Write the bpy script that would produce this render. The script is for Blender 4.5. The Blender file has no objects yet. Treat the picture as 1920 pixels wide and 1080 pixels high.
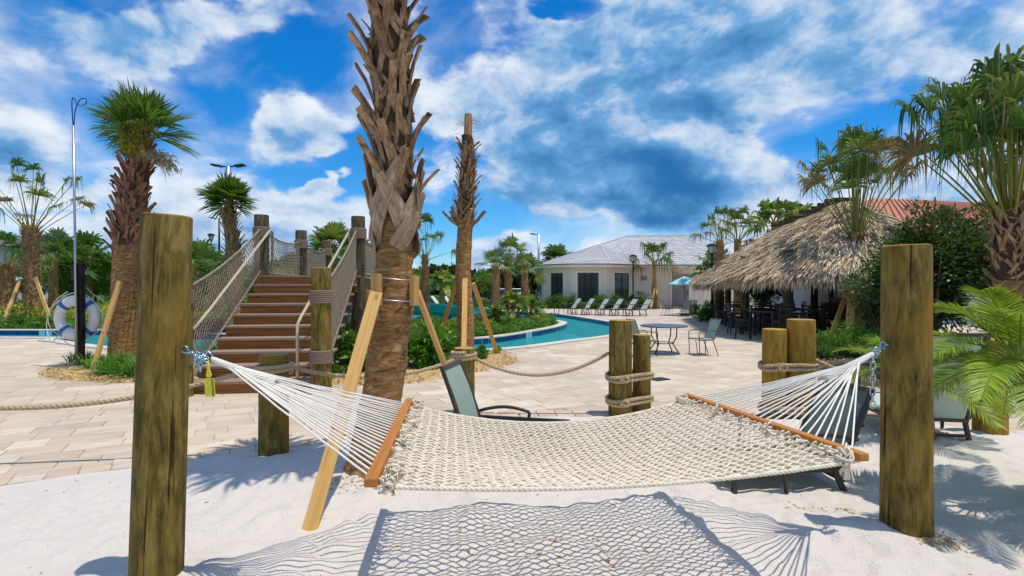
import bpy, bmesh, math, random
import numpy as np
from mathutils import Vector, Matrix, Quaternion, noise as mnoise
from mathutils.geometry import tessellate_polygon
random.seed(7); rng = np.random.default_rng(7)
S = bpy.context.scene; C = S.collection
PI = math.pi
F = 1000.0; CZ = 1.5
def P(px, py, d): return Vector(((px-960)/F*d, d, CZ-(py-540)/F*d))
def G(px, py): d = CZ*F/(py-540); return Vector(((px-960)/F*d, d, 0))

# ---------------------------------------------------------------- camera
cam = bpy.data.objects.new('camera', bpy.data.cameras.new('camera')); C.objects.link(cam)
cam.location = (0, 0, CZ); cam.rotation_euler = (PI/2, 0, 0)
cam.data.lens = 18.75; cam.data.sensor_width = 36; cam.data.clip_start = .05; cam.data.clip_end = 3000
S.camera = cam
# ---------------------------------------------------------------- light
SUN = Vector((.24, -.075, 1)).normalized()
SUN_STRENGTH = 2.85; SKY_STRENGTH = .12
w = bpy.data.worlds.new('World'); S.world = w; w.use_nodes = True
nt = w.node_tree; nt.nodes.clear()
def wn(t, **k):
    n = nt.nodes.new(t)
    for a, b in k.items(): setattr(n, a, b)
    return n
def lk(a, b): nt.links.new(a, b)
def wm(op, a, b=None, c=None, clamp=False):
    n = wn('ShaderNodeMath', operation=op); n.use_clamp = clamp
    for i, v in enumerate((a, b, c)):
        if v is None: continue
        if isinstance(v, (int, float)): n.inputs[i].default_value = v
        else: lk(v, n.inputs[i])
    return n.outputs[0]
sky = wn('ShaderNodeTexSky', sky_type='NISHITA'); sky.sun_disc = False
sky.sun_elevation = math.asin(SUN.z); sky.sun_rotation = math.atan2(SUN.x, SUN.y)
sky.air_density = 1.0; sky.dust_density = .3; sky.ozone_density = 2.5
hs = wn('ShaderNodeHueSaturation'); hs.inputs['Saturation'].default_value = 1.25; hs.inputs['Value'].default_value = 1.1
lk(sky.outputs[0], hs.inputs['Color'])
tint = wn('ShaderNodeMix', data_type='RGBA', blend_type='MULTIPLY'); tint.inputs[0].default_value = 1
lk(hs.outputs[0], tint.inputs[6])
tc = wn('ShaderNodeTexCoord')
def vmath(op, a, b):
    n = wn('ShaderNodeVectorMath', operation=op)
    for i, v in enumerate((a, b)):
        if isinstance(v, (tuple, Vector)): n.inputs[i].default_value = tuple(v)
        else: lk(v, n.inputs[i])
    return n
DIR = vmath('NORMALIZE', tc.outputs['Generated'], (0, 0, 0)).outputs[0]
sep = wn('ShaderNodeSeparateXYZ'); lk(DIR, sep.inputs[0])
tr_ = wn('ShaderNodeValToRGB'); lk(sep.outputs[2], tr_.inputs[0]); tr_.color_ramp.elements[0].color = (.40, .66, .88, 1); tr_.color_ramp.elements[0].position = .0
tr_.color_ramp.elements[1].color = (.06, .62, .92, 1); tr_.color_ramp.elements[1].position = .35; lk(tr_.outputs[0], tint.inputs[7])
# direction stretched so that clouds flatten towards the horizon
den = wm('ADD', wm('MAXIMUM', sep.outputs[2], 0.0), .30)
cmb = wn('ShaderNodeCombineXYZ')
lk(wm('MULTIPLY', sep.outputs[0], 1.5), cmb.inputs[0]); lk(wm('MULTIPLY', sep.outputs[1], 1.5), cmb.inputs[1])
lk(wm('MULTIPLY', sep.outputs[2], 2.5), cmb.inputs[2])
def fbm(vec, scale, det, rough, dist=0.0):
    n = wn('ShaderNodeTexNoise'); n.inputs['Scale'].default_value = scale; n.inputs['Detail'].default_value = det
    n.inputs['Roughness'].default_value = rough; n.inputs['Distortion'].default_value = dist
    lk(vec, n.inputs['Vector']); return n.outputs[0]
CP = cmb.outputs[0]
def billow(vec, scale):
    """cauliflower heads: fractal of rounded cells"""
    v = wn('ShaderNodeTexVoronoi'); v.feature = 'F1'; v.normalize = True; v.inputs['Scale'].default_value = scale; v.inputs['Detail'].default_value = 5; v.inputs['Roughness'].default_value = .58; v.inputs['Lacunarity'].default_value = 2.15
    lk(vec, v.inputs['Vector']); return wm('SUBTRACT', 1.0, v.outputs['Distance'])
def wvec(vec, scale, amt):
    n = wn('ShaderNodeTexNoise'); n.inputs['Scale'].default_value = scale; n.inputs['Detail'].default_value = 4; lk(vec, n.inputs['Vector'])
    q = wn('ShaderNodeVectorMath', operation='SCALE'); lk(vmath('SUBTRACT', n.outputs['Color'], (.5, .5, .5)).outputs[0], q.inputs[0]); q.inputs['Scale'].default_value = amt
    return vmath('ADD', vec, q.outputs[0]).outputs[0]
CW = wvec(CP, 3.0, .22)
def cloudy(vec): return wm('ADD', wm('MULTIPLY', fbm(vec, 1.9, 10, .58, .1), .62), wm('MULTIPLY', billow(vec, 2.6), .40))
n1 = cloudy(CW)
n1b = cloudy(vmath('ADD', CW, (.035, -.01, .075)).outputs[0])
veil = fbm(vmath('ADD', CP, (7, 3, 1)).outputs[0], 1.6, 9, .6, .5)
n2 = fbm(CP, .8, 3, .5)
n3 = fbm(vmath('ADD', CP, (2, 5, 3)).outputs[0], 2.0, 8, .6, .3)
# warp of the direction for placed cloud masses
wv = wn('ShaderNodeTexNoise'); wv.inputs['Scale'].default_value = 2.4; wv.inputs['Detail'].default_value = 5; lk(CP, wv.inputs['Vector'])
wd = vmath('SUBTRACT', wv.outputs['Color'], (.5, .5, .5)).outputs[0]
wsc = wn('ShaderNodeVectorMath', operation='SCALE'); lk(wd, wsc.inputs[0]); wsc.inputs['Scale'].default_value = .30
WDIR = vmath('ADD', DIR, wsc.outputs[0]).outputs[0]
def blob(px, py, rx, ry):
    c = Vector(((px-960)/F, 1, (540-py)/F)); L = c.length; c = c/L
    d = vmath('SUBTRACT', WDIR, c).outputs[0]
    s = vmath('MULTIPLY', d, (F*L/rx, F*L/rx, F*L/ry)).outputs[0]
    ln = wn('ShaderNodeVectorMath', operation='LENGTH'); lk(s, ln.inputs[0])
    mr = wn('ShaderNodeMapRange', interpolation_type='SMOOTHSTEP'); lk(ln.outputs['Value'], mr.inputs[0])
    mr.inputs[1].default_value = 1.15; mr.inputs[2].default_value = .1; mr.inputs[3].default_value = 0; mr.inputs[4].default_value = 1
    return mr.outputs[0]
cov = wm('MULTIPLY_ADD', wm('SUBTRACT', n2, .5), .6, .015)
for (px, py, rx, ry, a) in [(250, 55, 170, 70, .19), (540, 40, 170, 70, .14), (500, 205, 130, 60, .27), (30, 270, 150, 75, .25), (60, 90, 110, 60, .15), (820, 250, 120, 60, .12), (420, 250, 90, 40, .12), (600, 280, 120, 35, .13), (380, 60, 200, 40, .08), (200, 330, 120, 30, .12),
        (590, 345, 60, 32, .28), (1000, 300, 150, 50, .24), (1060, 385, 140, 55, .24), (1240, 230, 230, 120, .20), (1350, 300, 170, 100, .24),
        (1150, 120, 250, 150, .15), (1620, 90, 400, 150, .18), (1760, 370, 130, 40, .26), (1230, 375, 240, 60, .24), (340, 400, 200, 40, .1), (140, 400, 100, 60, .12), (700, 490, 260, 35, .2), (950, 500, 160, 40, .16), (300, 470, 200, 40, .15),
        (320, 195, 160, 80, -.32), (640, 150, 150, 110, -.26), (700, 330, 300, 90, -.18), (1500, 240, 150, 80, -.16), (900, 90, 110, 110, -.14), (560, 300, 120, 40, -.08), (1080, 440, 200, 40, -.12), (1060, 20, 90, 40, -.3)]:
    cov = wm('ADD', cov, wm('MULTIPLY', blob(px, py, rx, ry), a))
dsum = wm('ADD', n1, cov)
dens = wn('ShaderNodeMapRange', interpolation_type='SMOOTHSTEP'); lk(dsum, dens.inputs[0])
dens.inputs[1].default_value = .60; dens.inputs[2].default_value = .70
# brightness: edges turned to the sun are white, thick undersides grey blue
br = wm('MULTIPLY_ADD', wm('SUBTRACT', n1, n1b), 4.6, .54)
br = wm('SUBTRACT', br, wm('MULTIPLY', wm('SUBTRACT', dsum, .74), .9))
br = wm('ADD', br, wm('MULTIPLY', wm('SUBTRACT', n3, .5), 1.2))
for (px, py, rx, ry, a) in [(1340, 130, 150, 130, .45), (1250, 385, 260, 65, .45), (1100, 170, 200, 170, .28), (1180, 320, 220, 100, .3), (620, 120, 220, 80, .3), (1600, 60, 400, 130, .12), (60, 440, 150, 50, .2)]:
    br = wm('SUBTRACT', br, wm('MULTIPLY', blob(px, py, rx, ry), a))
brs = wn('ShaderNodeMapRange', interpolation_type='SMOOTHERSTEP'); lk(br, brs.inputs[0]); brs.inputs[1].default_value = -.6; brs.inputs[2].default_value = 1.15; brc = brs.outputs[0]
ccol = wn('ShaderNodeValToRGB'); lk(brc, ccol.inputs[0])
cr = ccol.color_ramp; cr.elements[0].position = 0; cr.elements[0].color = (.02, .15, .40, 1); cr.elements[1].position = 1; cr.elements[1].color = (.86, .90, .95, 1)
e = cr.elements.new(.45); e.color = (.15, .37, .68, 1)
csc = wn('ShaderNodeVectorMath', operation='SCALE'); lk(ccol.outputs[0], csc.inputs[0]); csc.inputs['Scale'].default_value = .80/SKY_STRENGTH
hz = wn('ShaderNodeMapRange'); lk(sep.outputs[2], hz.inputs[0]); hz.inputs[1].default_value = -.02; hz.inputs[2].default_value = .01
vr = wn('ShaderNodeMapRange', interpolation_type='SMOOTHSTEP'); lk(wm('ADD', veil, wm('MULTIPLY', cov, .6)), vr.inputs[0]); vr.inputs[1].default_value = .40; vr.inputs[2].default_value = .70; vr.inputs[4].default_value = .62
f0 = wm('SUBTRACT', 1.0, wm('MULTIPLY', wm('SUBTRACT', 1.0, wm('MULTIPLY', dens.outputs[0], .93)), wm('SUBTRACT', 1.0, vr.outputs[0])))
fac = wm('MULTIPLY', f0, hz.outputs[0])
mx = wn('ShaderNodeMix', data_type='RGBA'); lk(fac, mx.inputs[0]); lk(tint.outputs[2], mx.inputs[6]); lk(csc.outputs[0], mx.inputs[7])
bg = wn('ShaderNodeBackground'); bg.inputs[1].default_value = SKY_STRENGTH; lk(mx.outputs[2], bg.inputs[0])
out = wn('ShaderNodeOutputWorld'); lk(bg.outputs[0], out.inputs[0])
sl = bpy.data.lights.new('sun', 'SUN'); sl.energy = SUN_STRENGTH; sl.angle = math.radians(.5); sl.color = (1, .92, .80)
so = bpy.data.objects.new('sun', sl); C.objects.link(so); so.location = (5, 2, 20)
so.rotation_euler = (-SUN).to_track_quat('-Z', 'Y').to_euler()
S.view_settings.view_transform = 'Standard'; S.view_settings.look = 'None'; S.view_settings.exposure = 0.38; S.view_settings.gamma = 1
try: S.view_settings.use_curve_mapping = False
except Exception: pass
S.cycles.max_bounces = 6; S.cycles.transparent_max_bounces = 12

# ---------------------------------------------------------------- materials
class NB:
    """small helper round a material's node tree"""
    def __init__(s, name, rough=.8, spec=.3):
        s.m = bpy.data.materials.new(name); s.m.use_nodes = True; s.t = s.m.node_tree
        s.b = s.t.nodes['Principled BSDF']; s.out = s.t.nodes['Material Output']
        s.b.inputs['Roughness'].default_value = rough; s.b.inputs['Specular IOR Level'].default_value = spec
    def n(s, t, **k):
        x = s.t.nodes.new(t)
        for a, b in k.items(): setattr(x, a, b)
        return x
    def l(s, a, b): s.t.links.new(a, b)
    def set(s, sock, v):
        if hasattr(v, 'node'): s.l(v, sock)
        else: sock.default_value = v
    def math(s, op, a, b=0.0, clamp=False):
        x = s.n('ShaderNodeMath', operation=op); x.use_clamp = clamp; s.set(x.inputs[0], a); s.set(x.inputs[1], b); return x.outputs[0]
    def coord(s, kind='Object', scale=(1, 1, 1), rot=(0, 0, 0)):
        if kind == 'World': o = s.n('ShaderNodeNewGeometry').outputs['Position']
        else: o = s.n('ShaderNodeTexCoord').outputs[kind]
        mp = s.n('ShaderNodeMapping'); s.l(o, mp.inputs[0]); mp.inputs['Scale'].default_value = scale; mp.inputs['Rotation'].default_value = rot
        return mp.outputs[0]
    def noise(s, vec, scale, det=4, rough=.55, dist=0, w=None):
        x = s.n('ShaderNodeTexNoise'); s.l(vec, x.inputs['Vector'])
        if w is not None: x.noise_dimensions = '4D'; s.set(x.inputs['W'], w)
        x.inputs['Scale'].default_value = scale; x.inputs['Detail'].default_value = det; x.inputs['Roughness'].default_value = rough; x.inputs['Distortion'].default_value = dist
        return x.outputs[0]
    def ramp(s, f, stops, interp='LINEAR'):
        x = s.n('ShaderNodeValToRGB'); s.l(f, x.inputs[0]); r = x.color_ramp; r.interpolation = interp
        while len(r.elements) < len(stops): r.elements.new(.5)
        for e, (p, c) in zip(r.elements, stops): e.position = p; e.color = (*c, 1) if len(c) == 3 else c
        return x.outputs[0]
    def mix(s, f, a, b, mode='MIX'):
        x = s.n('ShaderNodeMix', data_type='RGBA', blend_type=mode)
        s.set(x.inputs[0], f)
        for i, v in ((6, a), (7, b)):
            if hasattr(v, 'node'): s.l(v, x.inputs[i])
            else: x.inputs[i].default_value = (*v, 1)
        return x.outputs[2]
    def rnd(s, obj=True, island=True):
        r = None
        if obj: r = s.n('ShaderNodeObjectInfo').outputs['Random']
        if island:
            g = s.n('ShaderNodeNewGeometry').outputs['Random Per Island']
            r = g if r is None else s.math('FRACT', s.math('ADD', r, g))
        return r
    def col(s, c):
        s.set(s.b.inputs['Base Color'], c if hasattr(c, 'node') else (*c, 1))
    def bump(s, h, strength=.4, dist=.01):
        x = s.n('ShaderNodeBump'); s.l(h, x.inputs['Height']); x.inputs['Strength'].default_value = strength; x.inputs['Distance'].default_value = dist
        s.l(x.outputs[0], s.b.inputs['Normal'])
M = {}
def simple(name, c, rough=.6, metal=0, var=.12, scale=8, bump=0, spec=.4):
    b = NB(name, rough, spec); b.b.inputs['Metallic'].default_value = metal
    v = b.coord('Object'); n = b.noise(v, scale, 5)
    b.col(b.ramp(n, [(.25, tuple(x*(1-var) for x in c)), (.75, tuple(min(1, x*(1+var)) for x in c))]))
    if bump: b.bump(n, bump, .01)
    M[name] = b.m; return b.m
def leafmat(name, cols, rough=.55, trans=.25, obj=True):
    b = NB(name, rough, .35); r = b.rnd(obj, True)
    stops = [(i/(len(cols)-1), c) for i, c in enumerate(cols)]
    c = b.ramp(r, stops); big = b.noise(b.coord('World'), 1.3, 2)
    c = b.mix(1.0, c, b.ramp(big, [(.3, (.72, .72, .72)), (.7, (1.18, 1.18, 1.18))]), 'MULTIPLY')
    b.col(c)
    tr = b.n('ShaderNodeBsdfTranslucent'); b.l(b.mix(.5, c, (.35, .45, .05)), tr.inputs[0])
    ms = b.n('ShaderNodeMixShader'); ms.inputs[0].default_value = trans
    b.l(b.b.outputs[0], ms.inputs[1]); b.l(tr.outputs[0], ms.inputs[2]); b.l(ms.outputs[0], b.out.inputs[0])
    M[name] = b.m; return b.m
# --- sand
b = NB('white_sand', .9, .15); v = b.coord('World')
n_a = b.noise(v, 1.1, 5, .6); n_b = b.noise(v, 60, 5, .7); n_c = b.noise(v, 7, 6, .65)
c = b.ramp(n_a, [(.3, (.64, .58, .51)), (.7, (.74, .675, .60))])
c = b.mix(b.ramp(n_b, [(.38, (0, 0, 0)), (.62, (1, 1, 1))]), c, (.69, .65, .595), 'MIX')
c = b.mix(b.ramp(b.noise(v, 22, 3, .5), [(.72, (0, 0, 0)), (.80, (.3, .3, .3))]), c, (.46, .40, .34))
b.col(c); b.bump(b.math('ADD', b.math('MULTIPLY', n_c, 1.2), b.math('MULTIPLY', n_b, .35)), .8, .045); M['sand'] = b.m
# --- pavers
def paver(name, cols, obj=True):
    b = NB(name, .72, .25); r = b.rnd(obj, True)
    v = b.coord('World', (1, 1, 1), (0, 0, math.radians(-27)))
    vs = b.n('ShaderNodeMapping'); b.l(v, vs.inputs[0]); vs.inputs['Scale'].default_value = (1.3, 5, 1)
    streak = b.noise(vs.outputs[0], 1.6, 6, .62, .6, w=b.math('MULTIPLY', r, 40))
    base = b.ramp(r, [(i/(len(cols)-1), c) for i, c in enumerate(cols)])
    s2 = b.ramp(streak, [(.28, (.76, .67, .63)), (.42, (.95, .91, .88)), (.58, (1.06, 1.05, 1.03)), (.75, (1.2, 1.19, 1.15))])
    c = b.mix(1, base, s2, 'MULTIPLY')
    big = b.noise(b.coord('World'), .5, 3)
    c = b.mix(1, c, b.ramp(big, [(.3, (.9, .9, .9)), (.7, (1.08, 1.07, 1.05))]), 'MULTIPLY')
    b.col(c); b.bump(b.noise(b.coord('World'), 45, 5, .7), .25, .008); M[name] = b.m
PC = [(.53, .455, .345), (.62, .55, .43), (.51, .405, .31), (.57, .495, .375), (.53, .44, .335), (.64, .58, .455), (.48, .41, .33)]
paver('paver', PC)
paver('border_paver', [(.54, .42, .32), (.60, .52, .41), (.53, .39, .30), (.58, .47, .33), (.62, .56, .47), (.50, .40, .33)])
simple('joint', (.34, .29, .25), .95, var=.2, scale=5)
simple('soil', (.10, .075, .05), .95, var=.3, scale=9, bump=.6)
b = NB('turf', .95, .1); n = b.noise(b.coord('World'), .35, 6, .6); n2_ = b.noise(b.coord('World'), 8, 4, .6)
b.col(b.mix(b.ramp(n2_, [(.4, (0, 0, 0)), (.6, (1, 1, 1))]), b.ramp(n, [(.3, (.035, .075, .018)), (.7, (.085, .14, .03))]), (.06, .10, .025))); M['turf'] = b.m
simple('green_turf', (.03, .26, .07), .95, var=.1, scale=3)
b = NB('concrete', .8, .25); n = b.noise(b.coord('World'), 2, 6, .6); b.col(b.ramp(n, [(.3, (.50, .46, .40)), (.7, (.66, .62, .55))])); b.bump(b.noise(b.coord('World'), 40, 4), .3, .006); M['coping'] = b.m
simple('mulch', (.46, .32, .14), .9, var=.5, scale=14)
b = NB('mulch_chips', .85, .2); b.col(b.ramp(b.rnd(False), [(0, (.30, .17, .06)), (.35, (.56, .38, .15)), (.7, (.70, .53, .26)), (1, (.42, .26, .10))])); M['chips'] = b.m
b = NB('pool_plaster', .7, .2); n = b.noise(b.coord('World'), 1.5, 3); b.col(b.ramp(n, [(.3, (.05, .45, .47)), (.7, (.10, .60, .60))])); M['plaster'] = b.m
# --- water: clear tinted sheet with ripples
b = NB('water', .03, .5); t = b.t; t.nodes.remove(b.b)
tr = b.n('ShaderNodeBsdfTransparent'); tr.inputs[0].default_value = (.33, .82, .84, 1)
gl = b.n('ShaderNodeBsdfGlossy'); gl.inputs['Roughness'].default_value = .06; gl.inputs[0].default_value = (1, 1, 1, 1)
fr = b.n('ShaderNodeFresnel'); fr.inputs[0].default_value = 1.33
bp = b.n('ShaderNodeBump'); v = b.coord('World', (1, 2.2, 1), (0, 0, .4)); b.l(b.noise(v, 2.6, 6, .6, .5), bp.inputs['Height']); bp.inputs['Strength'].default_value = .55; bp.inputs['Distance'].default_value = .12
b.l(bp.outputs[0], gl.inputs['Normal']); b.l(bp.outputs[0], fr.inputs['Normal'])
df = b.n('ShaderNodeBsdfDiffuse'); df.inputs[0].default_value = (.04, .46, .46, 1)
m0 = b.n('ShaderNodeMixShader'); m0.inputs[0].default_value = .45; b.l(tr.outputs[0], m0.inputs[1]); b.l(df.outputs[0], m0.inputs[2])
ms = b.n('ShaderNodeMixShader'); b.l(b.math('MULTIPLY', fr.outputs[0], .55), ms.inputs[0]); b.l(m0.outputs[0], ms.inputs[1]); b.l(gl.outputs[0], ms.inputs[2]); b.l(ms.outputs[0], b.out.inputs[0]); M['water'] = b.m
b = NB('pool_tile', .15, .6); b.col(b.ramp(b.rnd(), [(0, (.006, .02, .09)), (.6, (.012, .04, .17)), (1, (.02, .08, .25))])); M['pool_tile'] = b.m
simple('depth_tile', (.35, .62, .68), .2, var=.4, scale=30)
# --- timber poles
def polemat(name, c0, c1, c2, orange=(.30, .16, .035)):
    b = NB(name, .75, .2); oi = b.n('ShaderNodeObjectInfo').outputs['Random']; wq = b.math('MULTIPLY', oi, 30)
    v = b.coord('Object', (3.6, 3.6, .9)); st = b.noise(v, 4.2, 10, .72, .7, w=wq)
    c = b.ramp(st, [(.34, c0), (.48, c1), (.60, c2)])
    v2 = b.coord('Object', (12, 12, 1.0)); gr = b.noise(v2, 7, 8, .75, .4, w=wq)
    c = b.mix(1, c, b.ramp(gr, [(.3, (.55, .52, .5)), (.5, (1, 1, 1)), (.72, (1.25, 1.2, 1.1))]), 'MULTIPLY')
    v3 = b.coord('Object', (1.6, 1.6, .8)); ora = b.ramp(b.noise(v3, 1.3, 4, .6, .5, w=wq), [(.52, (0, 0, 0)), (.68, (1, 1, 1))])
    c = b.mix(ora, c, orange)
    cr = b.noise(b.coord('Object', (14, 14, .35)), 3.2, 3, .5, .2, w=wq)
    crk = b.ramp(cr, [(.355, (.22, .18, .13)), (.372, (1, 1, 1))]); c = b.mix(1, c, crk, 'MULTIPLY')
    b.col(c); b.bump(b.math('ADD', gr, b.math('MULTIPLY', cr, .8)), .55, .012); M[name] = b.m
polemat('pole_olive', (.035, .028, .008), (.15, .105, .020), (.28, .195, .05), (.27, .15, .02))
polemat('pole_tan', (.05, .04, .012), (.16, .11, .03), (.26, .17, .06), (.30, .17, .035))
polemat('pole_orange', (.17, .09, .012), (.32, .18, .022), (.42, .25, .05), (.40, .21, .03))
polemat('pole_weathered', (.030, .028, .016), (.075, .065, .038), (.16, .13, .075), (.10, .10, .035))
b = NB('pole_end', .85, .15); v = b.coord('Object'); wv = b.n('ShaderNodeTexWave', wave_type='RINGS'); wv.rings_direction = 'Z'; b.l(v, wv.inputs[0]); wv.inputs['Scale'].default_value = 28; wv.inputs['Distortion'].default_value = 2.5
b.col(b.mix(b.math('MULTIPLY', wv.outputs[0], .5), (.46, .28, .08), (.26, .15, .045))); M['pole_end'] = b.m
# --- sawn pine
def lumber(name, c0, c1, knot=(.16, .06, .015), wet=0):
    b = NB(name, .65, .25); oi = b.n('ShaderNodeObjectInfo').outputs['Random']; wq = b.math('MULTIPLY', oi, 30)
    v = b.coord('Object', (22, 22, .9)); n = b.noise(v, 1.6, 5, .6, .9, w=wq)
    c = b.ramp(n, [(.3, c0), (.55, c1), (.7, tuple(x*.86 for x in c1))])
    vo = b.n('ShaderNodeTexVoronoi'); vo.voronoi_dimensions = '4D'; b.l(wq, vo.inputs['W']); b.l(b.coord('Object', (5, 5, 2.6)), vo.inputs['Vector']); vo.inputs['Scale'].default_value = 1.7
    k = b.ramp(vo.outputs['Distance'], [(.07, (1, 1, 1)), (.12, (.45, .45, .45)), (.2, (0, 0, 0))])
    c = b.mix(k, c, knot); b.col(c); b.bump(n, .2, .004); M[name] = b.m
lumber('pine', (.48, .26, .07), (.68, .41, .14))
lumber('pine_red', (.40, .20, .05), (.55, .31, .10))
def lumber_x(name, c0, c1, knot):
    b = NB(name, .65, .25); oi = b.n('ShaderNodeObjectInfo').outputs['Random']; wq = b.math('MULTIPLY', oi, 30)
    v = b.coord('Object', (.9, 22, 22)); n = b.noise(v, 1.8, 5, .6, .9, w=wq)
    c = b.ramp(n, [(.3, c0), (.6, c1)])
    vo = b.n('ShaderNodeTexVoronoi'); vo.voronoi_dimensions = '4D'; b.l(wq, vo.inputs['W']); b.l(b.coord('Object', (2, 6, 6)), vo.inputs['Vector']); vo.inputs['Scale'].default_value = 1.6
    c = b.mix(b.ramp(vo.outputs['Distance'], [(.08, (1, 1, 1)), (.2, (0, 0, 0))]), c, knot)
    b.col(c); b.bump(n, .25, .004); M[name] = b.m
lumber_x('riser_wood', (.15, .055, .014), (.33, .14, .04), (.06, .025, .01))
lumber_x('tread_wood', (.23, .155, .115), (.34, .24, .18), (.2, .13, .10))
lumber_x('spreader_wood', (.36, .13, .025), (.50, .20, .045), (.2, .06, .015))
lumber_x('dark_timber', (.04, .03, .018), (.09, .065, .035), (.03, .02, .01))
# --- ropes, fabrics, metals
simple('manila', (.47, .34, .20), .9, var=.25, scale=60, bump=.5)
simple('wrap_rope', (.25, .175, .125), .9, var=.2, scale=40)
simple('net_rope', (.31, .255, .185), .9, var=.25, scale=40)
simple('white_rope', (.76, .72, .64), .85, var=.08, scale=50)
simple('net_cotton', (.72, .635, .49), .88, var=.12, scale=30)
simple('galvanised', (.42, .46, .50), .35, .8, .15, 30)
simple('zinc', (.35, .50, .62), .25, .85, .25, 60)
simple('bronze', (.055, .05, .042), .4, .3, .1, 20)
simple('black_metal', (.012, .012, .013), .35, .2, .1, 20)
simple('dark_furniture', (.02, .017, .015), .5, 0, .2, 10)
b = NB('sling', .7, .25); n = b.noise(b.coord('Object', (60, 60, 60)), 6, 2); g = b.noise(b.coord('Object'), 3, 3)
b.col(b.mix(g, (.23, .30, .25), (.31, .385, .32))); b.bump(n, .3, .002); M['sling'] = b.m
simple('sling_shaded', (.13, .17, .14), .75, var=.1, scale=6)  # same sling cloth, darkened: shade on a raised back put into the colour
simple('sling_light', (.46, .52, .44), .7, var=.08, scale=6)
simple('sling_white', (.62, .62, .58), .7, var=.08, scale=6)
simple('table_top', (.10, .13, .17), .45, .2, .35, 90)
simple('rail_paint', (.46, .41, .29), .45, 0, .06, 8)
simple('ring_white', (.72, .70, .70), .5, var=.06, scale=8)
simple('band_blue', (.02, .13, .42), .5, var=.1, scale=8)
simple('blue_paint', (.01, .04, .25), .4, var=.1)
simple('caution_yellow', (.72, .66, .04), .45, var=.08, scale=20)
simple('ink', (.03, .03, .01), .6)
simple('slide_teal', (.015, .24, .21), .3, 0, .12, 4, spec=.5)
simple('stucco', (.80, .72, .58), .9, var=.05, scale=2)
simple('stucco_trim', (.84, .78, .66), .85, var=.04, scale=2)
simple('stucco_white', (.62, .62, .60), .9, var=.05, scale=1)
simple('door_grey', (.26, .25, .24), .6, var=.05)
simple('louver', (.33, .28, .25), .6)
b = NB('roof_tile', .75, .25); b.col(b.ramp(b.rnd(False), [(0, (.42, .42, .43)), (.5, (.46, .46, .47)), (1, (.50, .50, .51))])); M['roof_tile'] = b.m
simple('salmon_metal', (.50, .235, .165), .85, 0, .08, 2, spec=.1)
simple('dark_roof', (.13, .14, .16), .8, var=.1)
b = NB('window_glass', .05, .5); b.col((.035, .06, .06)); M['glass'] = b.m
simple('umbrella_teal', (.33, .62, .60), .8, var=.06, scale=3)
simple('lamp_glass', (.55, .55, .5), .3)
b = NB('thatch', .9, .15); r = b.rnd(False)
b.col(b.mix(1, b.ramp(r, [(0, (.28, .20, .12)), (.25, (.42, .33, .22)), (.6, (.56, .46, .33)), (1, (.68, .60, .47))]), b.ramp(b.noise(b.coord('World'), 1.2, 3), [(.3, (.95, .91, .85)), (.7, (1.25, 1.22, 1.15))]), 'MULTIPLY')); M['thatch'] = b.m
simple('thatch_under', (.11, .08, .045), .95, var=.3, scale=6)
# --- bark
b = NB('palm_bark', .92, .12); v = b.coord('Object', (2.2, 2.2, 7)); n = b.noise(v, 3.2, 9, .68, 1.2); n3 = b.noise(b.coord('Object', (1.5, 1.5, 2.2)), 2.2, 4, .6, 1)
c = b.ramp(n, [(.33, (.09, .035, .012)), (.42, (.32, .155, .05)), (.53, (.50, .28, .11)), (.68, (.68, .48, .27))])
c = b.mix(b.ramp(n3, [(.4, (0, 0, 0)), (.7, (.75, .75, .75))]), c, (.27, .13, .045)); b.col(c); b.bump(n, 1.0, .06); M['bark'] = b.m
b = NB('leaf_base', .8, .2); oi = b.rnd(True, True); n = b.noise(b.coord('Object', (14, 14, 2.2)), 2.2, 6, .65, .5, w=b.math('MULTIPLY', oi, 20))
c = b.ramp(n, [(.30, (.07, .035, .016)), (.46, (.27, .165, .09)), (.66, (.48, .345, .22))])
c = b.mix(1, c, b.ramp(oi, [(0, (.68, .62, .58)), (.5, (1, .98, .95)), (1, (1.2, 1.1, .95))]), 'MULTIPLY'); b.col(c); b.bump(n, .5, .006); M['boot'] = b.m
b = NB('leaf_base_red', .85, .15); oi = b.rnd(True, True); n = b.noise(b.coord('Object', (14, 14, 2.2)), 2.2, 6, .65, .5, w=b.math('MULTIPLY', oi, 20))
c = b.ramp(n, [(.28, (.09, .042, .026)), (.48, (.27, .145, .095)), (.7, (.45, .29, .205))]); c = b.mix(1, c, b.ramp(oi, [(0, (.7, .62, .58)), (1, (1.2, 1.1, 1))]), 'MULTIPLY'); b.col(c); b.bump(n, .5, .006); M['boot_red'] = b.m
b = NB('leaf_base_pale', .85, .12); oi = b.rnd(True, True); n = b.noise(b.coord('Object', (16, 16, 2.0)), 2.4, 7, .68, .6, w=b.math('MULTIPLY', oi, 20))
c = b.ramp(n, [(.28, (.12, .065, .035)), (.46, (.35, .23, .145)), (.66, (.54, .41, .30))]); c = b.mix(1, c, b.ramp(oi, [(0, (.75, .7, .66)), (1, (1.1, 1.08, 1.05))]), 'MULTIPLY'); b.col(c); b.bump(n, .5, .006); M['boot_pale'] = b.m
simple('fibre', (.07, .04, .022), .95, var=.5, scale=20, bump=.8)
leafmat('fan_green', [(.022, .08, .010), (.05, .15, .015), (.10, .22, .025), (.035, .11, .012)], .42)
leafmat('fan_olive', [(.06, .13, .018), (.12, .20, .03), (.20, .27, .045), (.34, .30, .09)], .45, .35)
leafmat('fan_dry', [(.20, .12, .06), (.34, .23, .12), (.15, .11, .045), (.42, .32, .19)], .8)
leafmat('fan_silver', [(.12, .20, .10), (.20, .29, .16), (.10, .19, .05)], .5)
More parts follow.
